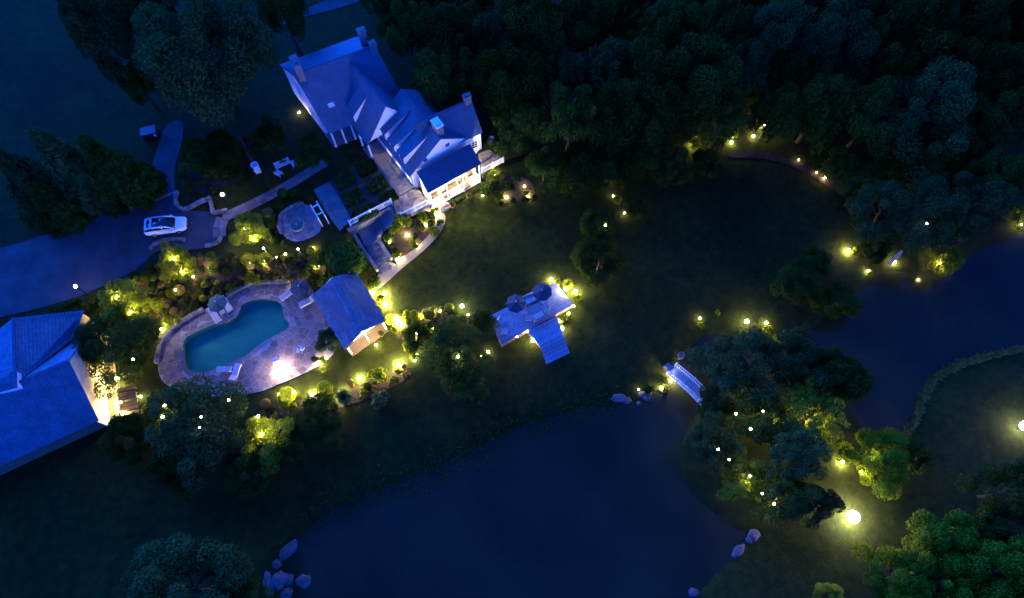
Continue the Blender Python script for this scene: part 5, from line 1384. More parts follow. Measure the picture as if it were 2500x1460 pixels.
tree(610, 1150, 66, 6, 'dim grey tree below the yellow-lit tree', m=L_MID)
tree(775, 1040, 66, 3.6, 'dim green tree under the lit border below the pool lawn', m=L_MID)
tree(700, 1110, 55, 5, 'dim tree between the yellow-lit tree and the slope', m=L_MID, kind='airy')
tree(803, 832, 32, 3, 'small grey-green tree at the pool house corner', m=L_BLUE)
tree(1110, 850, 92, 6.5, 'green tree between the lit border and the sun deck', 'airy', m=L_MID)
tree(1135, 935, 58, 6, 'dim lower tree beneath the green deck tree', m=L_MID, kind='airy')
tree(1180, 790, 40, 5, 'airy tree touching the left end of the sun deck', m=L_MID, kind='airy')
tree(1015, 825, 36, 3.5, 'dark round tree at the right corner of the pool house lawn', m=L_MID)
tree(450, 1440, 140, 13, 'large tree cut by the bottom edge at left', m=L_BLUE)
tree(590, 1455, 70, 9, 'dark tree at the bottom edge right of the large one', m=L_MID, kind='airy')
tree(1462, 640, 58, 6, 'bushy tree right of the sun deck with sparkling leaves', m=L_MID)
tree(1455, 560, 45, 5, 'dark tree above the sparkling deck tree', m=L_DARK)
tree(1555, 510, 40, 4, 'dim tree lit from its foot beside the dark lawn', m=L_MID, kind='airy')
tree(2140, 1120, 78, 6.5, 'round bright lime green tree near the floodlight', 'tree', m=L_GREEN, flat=.8)
tree(2225, 1110, 42, 5, 'dark tree behind the bright lime green tree', m=L_MID)
# island between the two waters
for i, (px, py, r, h, kd, mm, lb) in enumerate([
    (1790, 900, 105, 9, 'airy', L_BLUE, 'topmost grey-green willow beside the footbridge'),
    (1930, 885, 95, 9, 'airy', L_BLUE, 'grey-green willow at the upper right of the wooded island'),
    (2040, 930, 80, 9, 'willow', L_MID, 'willow at the right shore of the wooded island'),
    (1742, 985, 48, 6, 'willow', L_BLUE, 'small willow overhanging the end of the footbridge'),
    (1730, 1085, 72, 8, 'airy', L_BLUE, 'willow on the left shore of the wooded island'),
    (1850, 1020, 95, 7, 'airy', L_MID, 'airy tree with hanging bulbs in the middle of the island'),
    (1975, 1010, 88, 8, 'airy', L_LIME_LIT, 'airy lit tree at the right of the island'),
    (1940, 1115, 82, 9, 'airy', L_BLUE, 'grey-green tree at the lower right of the island'),
    (1815, 1165, 72, 6.5, 'airy', L_LIME_LIT, 'yellow-lit tree at the lower left of the island'),
    (1905, 1215, 80, 8, 'airy', L_MID, 'lowest tree of the wooded island'),
    (1985, 1230, 52, 6, 'tree', L_BLUE, 'small tree between the island and the floodlight')]):
    tree(px, py, r, h, lb, kd, mm, 'trees on the wooded island', name='island_tree')
for px, py, r, h, mm, lb in [
    (2190, 1410, 78, 9, L_OLIVE_LIT, 'flood-lit pale tree at the bottom, nearest the floodlight'), (2300, 1325, 82, 9, L_OLIVE_LIT, 'tree right of the floodlight at the lower right'),
    (2290, 1440, 70, 8, L_OLIVE_LIT, 'tree at the bottom edge between two larger ones'), (2430, 1410, 105, 11, L_OLIVE_LIT, 'big blue-grey tree in the bottom right corner'),
    (2460, 1200, 75, 9, L_MID, 'dark tree at the right edge below the second floodlight'), (2400, 1300, 55, 7, L_DARK, 'dark tree behind the big corner tree'),
    (2020, 1455, 34, 5, L_LIME_LIT, 'small green tree at the bottom edge below the floodlight')]:
    tree(px, py, r, h, lb, 'tree', mm)
for px, py, r, h, mm, lb in [
    (1950, 690, 62, 4.5, L_DARK, 'dark bushy tree on the near shore of the right water'), (2045, 735, 48, 4, L_DARK, 'low dark tree at the left tip of the right water'),
    (1990, 640, 40, 3.5, L_DARK, 'dark low tree below the far shore lights'), (2150, 520, 80, 8, L_BLUE, 'grey-green tree above the lit trunk on the far shore'), (2270, 540, 85, 9, L_BLUE, 'grey-green tree right of the lit trunk on the far shore'),
    (2370, 500, 72, 9, L_BLUE, 'grey-green tree on the far shore near the right edge'), (2300, 635, 40, 4, L_LIME_LIT, 'lime lit small tree at the far waterline'),
    (2135, 600, 42, 4, L_MID, 'dim low tree left of the lit trunk'), (2440, 450, 62, 10, L_DARK, 'dark tree on the far shore close to the right edge'), (2490, 530, 30, 3, L_LIME_LIT, 'lime lit bush tree cut by the right edge'),
    (2090, 470, 45, 6, L_MID, 'faintly lit tree at the end of the woodland path'), (1720, 400, 36, 4, L_DARK, 'small dark tree below the lit ring of foliage')]:
    tree(px, py, r, h, lb, 'tree', mm)
# the wood: rows of tall trees, counted from the left
ROWS = [('top', -25, [(930, 62), (1040, 70), (1150, 66), (1265, 70), (1375, 66), (1490, 78), (1600, 66), (1705, 74), (1820, 80), (1935, 70), (2050, 82), (2165, 74), (2280, 84), (2395, 72), (2500, 76)]),
        ('second', 85, [(985, 66), (1090, 80), (1200, 62), (1300, 92), (1420, 66), (1510, 82), (1640, 80), (1760, 66), (1870, 72), (2000, 96), (2120, 66), (2240, 98), (2370, 70), (2470, 66)]),
        ('third', 190, [(1080, 62), (1255, 78), (1365, 66), (1470, 72), (1580, 66), (1700, 88), (1815, 70), (1920, 62), (2040, 82), (2150, 66), (2290, 80), (2420, 78)]),
        ('fourth', 300, [(1270, 56), (1380, 70), (1490, 62), (1590, 92), (1765, 62), (1900, 62), (1990, 66), (2110, 72), (2235, 112), (2370, 66), (2480, 70)]),
        ('front', 410, [(1330, 42), (1425, 62), (1530, 56), (1625, 66), (2060, 46), (2150, 56), (2260, 62), (2360, 60)])]
rgw = random.Random(5)
for nm, y, lst in ROWS:
    for i, (x, r) in enumerate(lst):
        mm = L_BLUE if rgw.random() < .2 else L_DARK
        tree(x + rgw.uniform(-14, 14), y + rgw.uniform(-22, 22), r * rgw.uniform(.95, 1.3), rgw.uniform(8.5, 13.5) if nm != 'front' else rgw.uniform(5, 7.5),
             '%s dark tree from the left in the %s row of the wood behind the house' % (ORD[i], nm), rgw.choice(['tree', 'tree', 'willow', 'airy']), mm, 'trees of the wood behind the house', name='forest_tree')
# bare pale trunks lying or leaning
def log(a, c, r, label, m=M_BARKL, name='tree_log'):
    a, c = Vector(a), Vector(c); root = thing(name, a, label, 'log'); mb = MB(); d = c - a
    mb.tube([(0, 0, 0), d * .5 + Vector((0, 0, .1)), d], [r, r * .85, r * .5], 8); mb.build('trunk', m, root)
    mb = MB(); mb.tube([d * .6, d * .75 + Vector((-d.y, d.x, 0)) * .12 + Vector((0, 0, .3))], [r * .4, r * .12], 6); mb.build('branch', m, root); return root
log(at(2340, 345) + Vector((0, 0, .3)), at(2398, 308) + Vector((0, 0, .9)), .28, 'fallen pale log in the wood near the right edge')
log(W(2172, 642, -.3), W(2203, 612, 2.5), .3, 'thick trunk lit bright from its foot on the far shore', name='lit_trunk')
log(W(622, 402, T), W(582, 335, T + 4.0), .3, 'pale leaning trunk below the huge spreading tree', m=M_BARK, name='leaning_trunk')

# --- lit and clipped shrubs that can be told apart
for px, py, r, mm, kd, lb in [
    (630, 578, 24, L_LIME_LIT, 'bush', 'glowing lime shrub at the foot of the small tree by the court'), (570, 580, 14, L_LIME_LIT, 'bush', 'lime shrub at the lower left of that small tree'),
    (522, 655, 17, L_LIME_LIT, 'bush', 'glowing lime shrub right of the tree below the car'), (556, 634, 9, L_LIME_LIT, 'bush', 'tiny glowing shrub in the upper planted bank'),
    (604, 632, 17, L_LIME_LIT, 'ball', 'clipped lime ball shrub in the upper planted bank'), (645, 632, 22, L_LIME_LIT, 'bush', 'glowing yellow-green shrub under the bank post lights'),
    (610, 670, 26, L_LIME_LIT, 'bush', 'wide lime shrub just above the pool wall'), (695, 628, 13, L_LIME_LIT, 'bush', 'small bright shrub beside the bank post light'),
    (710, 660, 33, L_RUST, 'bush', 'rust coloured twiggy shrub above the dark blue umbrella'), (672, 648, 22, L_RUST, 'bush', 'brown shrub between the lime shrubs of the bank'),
    (775, 640, 22, L_LIME_LIT, 'bush', 'bright shrub at the right end of the planted bank'), (760, 610, 13, L_LIME_LIT, 'bush', 'low bright edging shrub above the pool house'),
    (815, 665, 20, L_LIME_LIT, 'bush', 'yellow-lit shrub touching the pool house roof'), (790, 685, 22, L_LIME_LIT, 'bush', 'yellow-lit hedge shrub left of the pool house roof'),
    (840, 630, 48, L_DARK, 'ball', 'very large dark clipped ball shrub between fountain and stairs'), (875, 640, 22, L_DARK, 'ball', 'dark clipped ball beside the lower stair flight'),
    (385, 742, 22, L_LIME_LIT, 'bush', 'bright shrub right of the lime tree by the drive lamp'), (418, 718, 15, L_LIME_LIT, 'bush', 'narrow bright shrub at the upper left of the pool'),
    (435, 785, 12, L_LIME_LIT, 'bush', 'small lit shrub on the pool wall'), (373, 812, 15, L_LIME_LIT, 'bush', 'lit shrub left of the bright pool wall light'),
    (385, 980, 34, L_PALE, 'bush', 'pale flowering shrub by the wooden steps'), (397, 1000, 16, L_LIME_LIT, 'bush', 'bright yellow-green shrub below the flowering one'), (355, 1000, 13, L_LIME_LIT, 'bush', 'bright shrub next to the wooden steps'),
    (372, 1012, 20, L_DARK, 'ball', 'dark clipped ball shrub at the foot of the wooden steps'), (290, 1030, 15, L_LIME_LIT, 'bush', 'lime shrub at the base of the barn corner'), (370, 1055, 14, L_LIME_LIT, 'bush', 'lime leaves at the edge of the corner tree'),
    (793, 950, 21, L_LIME_LIT, 'ball', 'round topiary ball outlined in yellow light'), (700, 965, 22, L_LIME_LIT, 'ball', 'rounded shrub left of the yellow-rimmed topiary ball'),
    (840, 970, 24, L_PALE, 'spike', 'spiky pale grass clump glowing in the lower border'), (800, 975, 15, L_PALE, 'spike', 'smaller spiky clump under the topiary ball'), (856, 935, 13, L_RUST, 'bush', 'orange-leaved shrub in the lower border'), (928, 916, 24, L_LIME_LIT, 'bush', 'wide yellow-lit shrub in the lower border'),
    (908, 914, 14, L_LIME_LIT, 'bush', 'left end shrub of the wide lit border clump'), (787, 880, 14, L_LIME_LIT, 'bush', 'bright shrub at the lower end of the pool house'), (789, 903, 10, L_LIME_LIT, 'bush', 'small lit clump on the grass below the pool house'),
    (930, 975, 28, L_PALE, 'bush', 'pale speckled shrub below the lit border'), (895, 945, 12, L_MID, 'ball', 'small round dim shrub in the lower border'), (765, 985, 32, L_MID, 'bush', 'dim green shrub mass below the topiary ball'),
    (1040, 768, 16, L_LIME_LIT, 'bush', 'bright shrub in the border above the green deck tree'), (1060, 757, 12, L_LIME_LIT, 'bush', 'small bright shrub at the right end of the lawn border'), (1010, 775, 16, L_LIME_LIT, 'bush', 'bright shrub in the middle of the lawn border'),
    (1097, 752, 13, L_LIME_LIT, 'ball', 'half-lit clipped shrub left of the white lawn lamp'), (1020, 800, 16, L_LIME_LIT, 'bush', 'glowing shrub beside the pool house lawn'), (1053, 795, 11, L_LIME_LIT, 'bush', 'small glowing shrub left of the deck tree'),
    (990, 775, 13, L_LIME_LIT, 'bush', 'glowing shrub next to the brightest border light'), (995, 845, 17, L_LIME_LIT, 'bush', 'lit shrub at the right end of the pool house lawn'), (1010, 870, 14, L_LIME_LIT, 'bush', 'lit shrub below the dark round tree'), (925, 755, 12, L_LIME_LIT, 'bush', 'lit shrub against the right eave of the pool house'),
    (905, 705, 12, L_LIME_LIT, 'bush', 'lit shrub at the rear right of the pool house'), (930, 728, 13, L_LIME_LIT, 'bush', 'lit shrub among the three lights behind the pool house'), (915, 690, 22, L_MID, 'bush', 'brownish shrub between curved path and pool house'),
    (965, 555, 22, L_LIME_LIT, 'bush', 'lime shrub in the bed beside the stairs'), (945, 578, 14, L_LIME_LIT, 'bush', 'lime shrub at the left corner of the stair bed'), (1030, 530, 17, L_LIME_LIT, 'bush', 'lime shrub below the short white railing'), (1058, 520, 14, L_LIME_LIT, 'bush', 'lime shrub at the corner of the garden room'),
    (1008, 592, 11, L_LIME_LIT, 'bush', 'star-shaped lit shrub beside the curved path'), (968, 622, 13, L_LIME_LIT, 'bush', 'lit shrub at the lower tip of the stair bed'), (985, 535, 26, L_LIME_LIT, 'bush', 'wide lime shrub under the stair cheek wall'),
    (1205, 430, 20, L_LIME_LIT, 'bush', 'glowing shrub below the right terrace railing'), (1220, 482, 16, L_LIME_LIT, 'bush', 'lime shrub at the lower edge of the right bed'), (1195, 462, 30, L_MID, 'bush', 'leafy dark shrub right of the garden room'), (1285, 470, 12, L_LIME_LIT, 'bush', 'small lit shrub at the right end of the house lawn'), (1232, 452, 20, L_MID, 'bush', 'dim shrub in the bed right of the garden room'),
    (1362, 690, 12, L_LIME_LIT, 'bush', 'lit shrub at the upper right deck corner'), (1385, 695, 15, L_LIME_LIT, 'spike', 'spiky lit plant along the right deck edge'), (1410, 725, 13, L_LIME_LIT, 'bush', 'lit shrub outside the right deck edge'), (1385, 775, 11, L_LIME_LIT, 'bush', 'lit shrub at the inner right deck corner'), (1372, 792, 11, L_LIME_LIT, 'bush', 'lit shrub right of the deck steps'), (1302, 825, 9, L_LIME_LIT, 'bush', 'lit plant in the deck notch left of the steps'),
    (1695, 350, 18, L_LIME_LIT, 'bush', 'crescent of lit leaves in the wood, upper left of the dark lawn'), (1710, 372, 15, L_LIME_LIT, 'bush', 'lower end of the lit leaf crescent'), (1700, 328, 10, L_LIME_LIT, 'bush', 'upper end of the lit leaf crescent'), (1793, 330, 13, L_LIME_LIT, 'bush', 'lit shrub above the start of the woodland path'), (1995, 412, 12, L_MID, 'bush', 'faintly lit shrub at the bend of the woodland path'),
    (1508, 488, 15, L_LIME_LIT, 'bush', 'faint lime shrub at the left of the dark lawn'), (2088, 614, 15, L_LIME_LIT, 'bush', 'bright ball of leaves beside the far shore light'), (2122, 665, 9, L_LIME_LIT, 'bush', 'tiny lit shrub at the far waterline'),
    (1711, 795, 11, L_LIME_LIT, 'bush', 'narrow lime shrub at the head of the narrow water'), (1752, 762, 9, L_LIME_LIT, 'bush', 'small lime shrub above the narrow water'), (1875, 805, 14, L_LIME_LIT, 'bush', 'lit shrub right of the island floodlight'), (1905, 825, 22, L_LIME_LIT, 'bush', 'wider lit shrub on the island tip'), (1935, 830, 17, L_LIME_LIT, 'bush', 'rightmost lit shrub on the island tip'),
    (1622, 950, 14, L_LIME_LIT, 'bush', 'bright shrub below the footbridge'), (1628, 928, 10, L_LIME_LIT, 'bush', 'bright shrub at the foot of the bridge post'), (1580, 950, 17, L_MID, 'bush', 'dim green shrub by the pale boulder'), (2016, 1217, 10, L_LIME_LIT, 'bush', 'small lime shrub left of the floodlight'), (655, 520, 16, L_PALE, 'bush', 'pale airy shrub left of the fountain terrace')]:
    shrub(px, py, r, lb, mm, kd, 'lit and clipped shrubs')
# planted pots get their plants
for p, l in zip(pots, ('left', 'right', 'terrace', 'grass')):
    r = .42; o = thing('potted_plant', (p[0].x, p[0].y, p[0].z + .5), {'left': 'dark plant in the left pot before the garden room', 'right': 'dark plant in the right pot before the garden room', 'terrace': 'plant in the round pot at the pool terrace corner', 'grass': 'plant in the pale pot near the pool house'}[l], 'plant')
    obj('foliage', crown('bush', 1, L_MID), o, (0, 0, .3), 0, (r, r, .38)); mb = MB(); mb.tube([(0, 0, -.02), (0, 0, .3)], [.03, .02], 6); mb.build('stem', M_BARK, o)
# --- filler planting in the dark beds
KEEP = [fqs, terrS, np.array(smooth_poly(xy(PL(ID, drive_px, T)), 1)), stair_cut, xy(fgq), xy(lp_)]
def bed(poly_px):
    return sheet('planting_bed', smooth_poly(xy([at(*p) for p in poly_px]), 1), .04, M_SOIL, cell=.6)
def fill(poly_px, n, rmin, rmax, label, mm, seed, zone, z=None, avoid=()):
    if seed in (3, 4, 5, 6, 7, 10): bed(poly_px)
    rg = random.Random(seed); P_ = np.array(poly_px, float); lo, hi = P_.min(0), P_.max(0); k = 0; tries = 0; done = []; made = []
    while k < n and tries < n * 40:
        tries += 1; x, y = rg.uniform(lo[0], hi[0]), rg.uniform(lo[1], hi[1])
        if sdf(np.array([[x, y]]), P_)[0] > 0: continue
        r = rg.uniform(rmin, rmax); g3 = at(x, y); g2 = np.array([[g3.x, g3.y]])
        if any(sdf(g2, z_)[0] < r / 22 for z_ in KEEP): continue
        if any(math.hypot(x - a, y - c_) < .75 * (r + d) for a, c_, d in done): continue
        mm_ = rg.choice(mm); kd = rg.choice(['bush', 'bush', 'ball']) if r < 16 else 'bush'
        done.append((x, y, r)); made.append((x, y, r, mm_, kd)); k += 1
    xs = sorted(m_[0] for m_ in made); ys = sorted(m_[1] for m_ in made); keyed = {}
    for m_ in sorted(made, key=lambda q: q[0]):
        look = {'bush': 'loose', 'ball': 'clipped round'}[m_[4]] + ' ' + {'leaf_mid': 'mid green', 'leaf_dark': 'dark', 'leaf_rust': 'rusty brown', 'leaf_lime_lit': 'lime green'}[m_[3].name]
        part = ('upper' if m_[1] < ys[len(ys) // 2] else 'lower') + ' ' + ('left' if m_[0] < xs[len(xs) // 3] else 'middle' if m_[0] < xs[2 * len(xs) // 3] else 'right')
        keyed.setdefault((('small' if m_[2] < (rmin + rmax) / 2 else 'large') + ' ' + look, part), []).append(m_)
    for (look, part), ms in keyed.items():
        for i, m_ in enumerate(ms):
            lb = '%s shrub, %s %s' % (look, part, label) if len(ms) == 1 else '%s %s shrub from left, %s %s' % (ORD[i], look, part, label)
            shrub(m_[0], m_[1], m_[2], lb, m_[3], m_[4], zone)
fill([(250, 700), (330, 640), (420, 615), (560, 625), (780, 625), (850, 660), (770, 690), (600, 690), (500, 735), (400, 790), (330, 800), (270, 790)], 120, 9, 19, 'bank above pool', [L_MID, L_LIME_LIT, L_RUST, L_LIME_LIT, L_MID], 3, 'shrubs filling the planted bank')
fill([(930, 580), (1060, 520), (1085, 525), (1070, 560), (1010, 610), (965, 640)], 12, 8, 14, 'stair bed', [L_DARK, L_MID], 4, 'shrubs filling the stair bed')
fill([(640, 985), (760, 975), (900, 935), (990, 890), (1010, 920), (900, 975), (780, 1010), (640, 1030)], 26, 9, 16, 'border below pool', [L_MID, L_LIME_LIT, L_LIME_LIT, L_RUST], 5, 'shrubs filling the lower border')
fill([(950, 770), (1080, 745), (1110, 760), (1090, 800), (1030, 830), (985, 850), (960, 810)], 20, 8, 15, 'border beside pool house', [L_MID, L_LIME_LIT, L_LIME_LIT], 6, 'shrubs filling the lawn border')
fill([(430, 360), (560, 330), (640, 350), (620, 420), (530, 470), (450, 470), (435, 420)], 18, 10, 20, 'driveway lamp bed', [L_DARK], 7, 'shrubs filling the lamp bed')
fill([(650, 500), (700, 460), (760, 440), (790, 560), (760, 590), (690, 600), (640, 570)], 14, 8, 14, 'fountain terrace bed', [L_DARK], 8, 'shrubs around the fountain terrace')
fill([(170, 715), (230, 720), (250, 790), (215, 790), (195, 760), (110, 755), (110, 735)], 10, 9, 16, 'barn lamp bed', [L_DARK, L_MID], 9, 'shrubs by the barn lamp')
fill([(1170, 450), (1250, 425), (1300, 440), (1310, 490), (1210, 500)], 8, 8, 14, 'garden room bed', [L_DARK], 10, 'shrubs right of the garden room')
# clipped hedges of the formal garden
for i, (x, y, w_, d_2) in enumerate([(540, 1130, 2.2, 1.6), (690, 1050, 2.2, 1.6), (600, 1250, 2.2, 1.6), (760, 1160, 2.2, 1.6), (690, 1350, 2.4, 1.4), (840, 1250, 2.0, 1.2)]):
    p = W(*Z1(x, y), T); row, col = i // 2, i % 2
    h_ = thing('clipped_hedge', p, 'dark clipped hedge block, %s in the %s row of the formal garden' % (('left', 'right')[col], ('far', 'middle', 'near')[row]), 'hedge', 'hedge blocks of the formal garden', rz=R(30))
    g = np.random.default_rng(50 + i); n_ = 1500; pt = g.uniform(-.5, .5, (n_, 3)); ax_ = g.integers(0, 3, n_); sg = g.choice([-.5, .5], n_); pt[np.arange(n_), ax_] = sg; nr_ = np.zeros((n_, 3)); nr_[np.arange(n_), ax_] = sg * 2
    pt = pt * np.array([w_, d_2, .55]) + np.array([0, 0, .3]); obj('foliage', leaf_mesh('foliage', L_DARK, pt, nr_, .16, seed=i), h_)
    mb = MB(); mb.box((0, 0, .22), (w_ * .85, d_2 * .85, .4)); mb.build('stems', M_SOIL, h_)
# tall reeds and rough grass along the shore
def shore_grass(seg, n, label, seed, mm=None, wd_=.35):
    g = np.random.default_rng(seed); pts = [W(px, py, WATER) for px, py in seg]; Lc = [0]
    for i in range(len(pts) - 1): Lc.append(Lc[-1] + (pts[i + 1] - pts[i]).length)
    s = g.uniform(0, Lc[-1], n); V, Fq = [], []
    xs = np.interp(s, Lc, [p.x for p in pts]) + g.normal(0, wd_, n); ys = np.interp(s, Lc, [p.y for p in pts]) + g.normal(0, wd_, n); zs = np.maximum(terrain(np.column_stack([xs, ys])), WATER)
    t = g.uniform(0, 6.283, n); h_ = g.uniform(.2, .5, n); w = .07
    a = np.column_stack([xs, ys, zs - .05]); d = np.column_stack([np.cos(t), np.sin(t), np.zeros(n)]); l_ = np.column_stack([-np.sin(t), np.cos(t), np.zeros(n)]) * g.uniform(.1, .5, (n, 1))
    v = np.stack([a - d * w, a + d * w, a + d * w * .3 + l_ + np.array([0, 0, 1]) * h_[:, None], a - d * w * .3 + l_ + np.array([0, 0, 1]) * h_[:, None]], 1).reshape(-1, 3)
    me = bpy.data.meshes.new('shore_grass'); me.from_pydata(v.tolist(), [], np.arange(n * 4).reshape(n, 4).tolist()); me.materials.append(mm)
    return tag(obj('shore_grass', me), label, 'grass', kind='stuff')
shore_grass([(2500, 850), (2420, 868), (2340, 890), (2280, 924), (2250, 972), (2236, 1022), (2205, 1066)], 2600, 'rough grass along the bank of the right water', 1, L_PALE, .16)  # paler leaf colour stands in for lamplight on this bank
shore_grass([(735, 1298), (850, 1220), (1050, 1148), (1200, 1078), (1290, 1030), (1420, 998), (1500, 988)], 1500, 'rough grass along the upper bank of the big pond', 2, L_BLUE, .9)
# rocks
def rock(px, py, r, label, sx=1.3, rz=0.4, z=None, seed=1):
    p = at(px, py) if z is None else W(px, py, z); p.z = max(p.z, WATER - .05); rg = random.Random(seed); bm = bmesh.new(); bmesh.ops.create_icosphere(bm, subdivisions=3, radius=1)
    off = [rg.uniform(-9, 9) for _ in range(3)]
    from mathutils import noise
    for v in bm.verts:
        k = 1 + .38 * noise.noise(Vector(v.co) * 1.3 + Vector(off)) + .1 * noise.noise(Vector(v.co) * 4 + Vector(off)); v.co = Vector((v.co.x * k * sx, v.co.y * k, v.co.z * k * .62)) * r
    me = bpy.data.meshes.new('boulder'); bm.to_mesh(me); bm.free(); me.materials.append(M_ROCK)
    o = obj('boulder', me, None, (p.x, p.y, p.z - r * .05), rz); return tag(o, label, 'boulder', 'pond boulders')
for i, (px, py, r, sx, rz, lb) in enumerate([(704, 1342, .62, 2.0, .9, 'long pale boulder at the left pond shore, topmost'), (675, 1378, .45, 1.1, .3, 'small boulder left of the long pale one'), (680, 1415, .8, 1.2, 1.2, 'large boulder low at the left pond shore'), (655, 1425, .5, 2.4, 1.9, 'narrow edging boulder at the left pond shore'), (706, 1415, .45, 1.3, 1.2, 'boulder between the large one and the water'), (748, 1417, .65, 1.2, .2, 'boulder standing alone in the water at left'), (700, 1448, .55, 1.3, .2, 'boulder at the bottom edge of the left shore'),
        (1840, 1306, .55, 1.2, .8, 'boulder below the lowest island tree'), (1828, 1318, .35, 1.0, .2, 'small boulder beside the one below the island'), (1802, 1347, .5, 2.0, .8, 'flat pale boulder in the pond below the island'), (1690, 1446, .45, 1.1, .2, 'boulder at the bottom edge of the pond'), (1575, 965, .6, 1.4, -.2, 'pale lit boulder by the footbridge shore'),
        (1510, 972, .5, 1.6, .3, 'left one of the shore boulders by the pond inlet'), (1530, 978, .4, 1.3, .2, 'right one of the shore boulders by the pond inlet'), (1662, 868, .4, 1.4, 1.0, 'boulder on the upper bank of the footbridge'), (1795, 850, .35, 1.1, .2, 'small pale boulder in the lit narrow water'), (1558, 985, .25, 1.0, .1, 'tiny stone at the waterline by the pale boulder')]):
    rock(px, py, r, lb, sx, rz, seed=i)
#@@LIGHTS
# ================================================================== GARDEN LIGHTS
YEL, WARM, PINK, WHITE = (1, .80, .36), (1, .72, .40), (1, .74, .56), (1, .88, .68)
def glow(col, s): return emit('glow_%02d%02d%02d_%d' % (col[0] * 99, col[1] * 99, col[2] * 99, s), col, s)
def small_light(px, py, s, label, r=.11, h=.35, col=YEL, group='garden lights', dz=0.0, name='garden_light', z=None):
    """low garden light: stake and glowing globe; dz lifts lights that hang in a tree"""
    p = at(px, py, dz + h)
    if z is not None: p = W(px, py, z + h); p.z = z
    root = thing(name, (p.x, p.y, p.z + dz), label, 'garden light', group)
    mb = MB(); mb.lathe([(.05, -.05), (.035, .05), (.03, h - r * .8), (.06, h - r * .8)], (0, 0, 0), 8)
    if dz: mb.bar((0, 0, h), (0, 0, h + .3), .02)
    mb.build('stake', M_DARK, root)
    mb = MB(); mb.ball((0, 0, h), r, 12, 8); mb.build('lamp_globe', glow(col, s), root, smooth=True); return root
def lamp_post(px, py, s, label, h=2.2, r=.2, col=WARM, z=None, cluster=0):
    """lantern on a post; px,py is the lamp itself"""
    g = 0 if z is None else z
    for _ in range(10):
        p = W(px, py, g + h); g = hz(p.x, p.y) if z is None else z
    root = thing('lamp_post', (p.x, p.y, g), label, 'lamp post', 'lamp posts')
    mb = MB(); mb.lathe([(.14, -.1), (.14, .12), (.06, .2), (.05, h - r - .1), (.1, h - r - .04), (.1, h - r)], (0, 0, 0), 10); mb.build('post', M_DARK if s < 900 else M_TRIM, root)
    mb = MB(); mb.ball((0, 0, h), r, 16, 10); mb.build('lamp_globe', glow(col, s), root, smooth=True)
    mb = MB()
    for k in range(4): t = k * math.pi / 2; mb.bar((math.cos(t) * (r + .03), math.sin(t) * (r + .03), h - r), (math.cos(t) * (r + .03), math.sin(t) * (r + .03), h + r * .4), .02)
    mb.build('cage', M_DARK, root)
    if cluster:
        for k in range(cluster):
            t = 2 * math.pi * k / cluster + .3; c_, d_ = math.cos(t) * .75, math.sin(t) * .75
            mb = MB(); mb.bar((c_ * .1, d_ * .1, h - r - .05), (c_, d_, h - .35), .05); arm = mb.build('lamp_arm', M_TRIM, root)
            mb = MB(); mb.ball((c_, d_, h - .1), r * (.62 + .12 * (k % 2)), 14, 8); mb.build('lamp_globe', glow(col, s), arm, smooth=True)
    return root
lamp_post(543, 475, 90, 'lit lantern on a post in the driveway bed', 2.2, .2, WARM)
lamp_post(184, 699, 110, 'lit lantern on a post where the drive meets the barn', 2.2, .17, PINK)
lamp_post(685, 902, 420, 'very bright lamp on the lower pool terrace', .62, .24, PINK, z=.03)
lamp_post(1128, 747, 260, 'white lamp post at the lawn border left of the sun deck', .7, .2, WHITE)
lamp_post(1823, 785, 300, 'bright lamp on the tip of the wooded island', .75, .22, YEL)
lamp_post(2083, 1262, 210, 'dazzling globe lamp post at the lower right, brightest of all', 1.15, .62, (1, .83, .80))
lamp_post(2503, 1040, 120, 'bright globe lamp post cut by the right edge', 1.1, .5, (1, .83, .80))
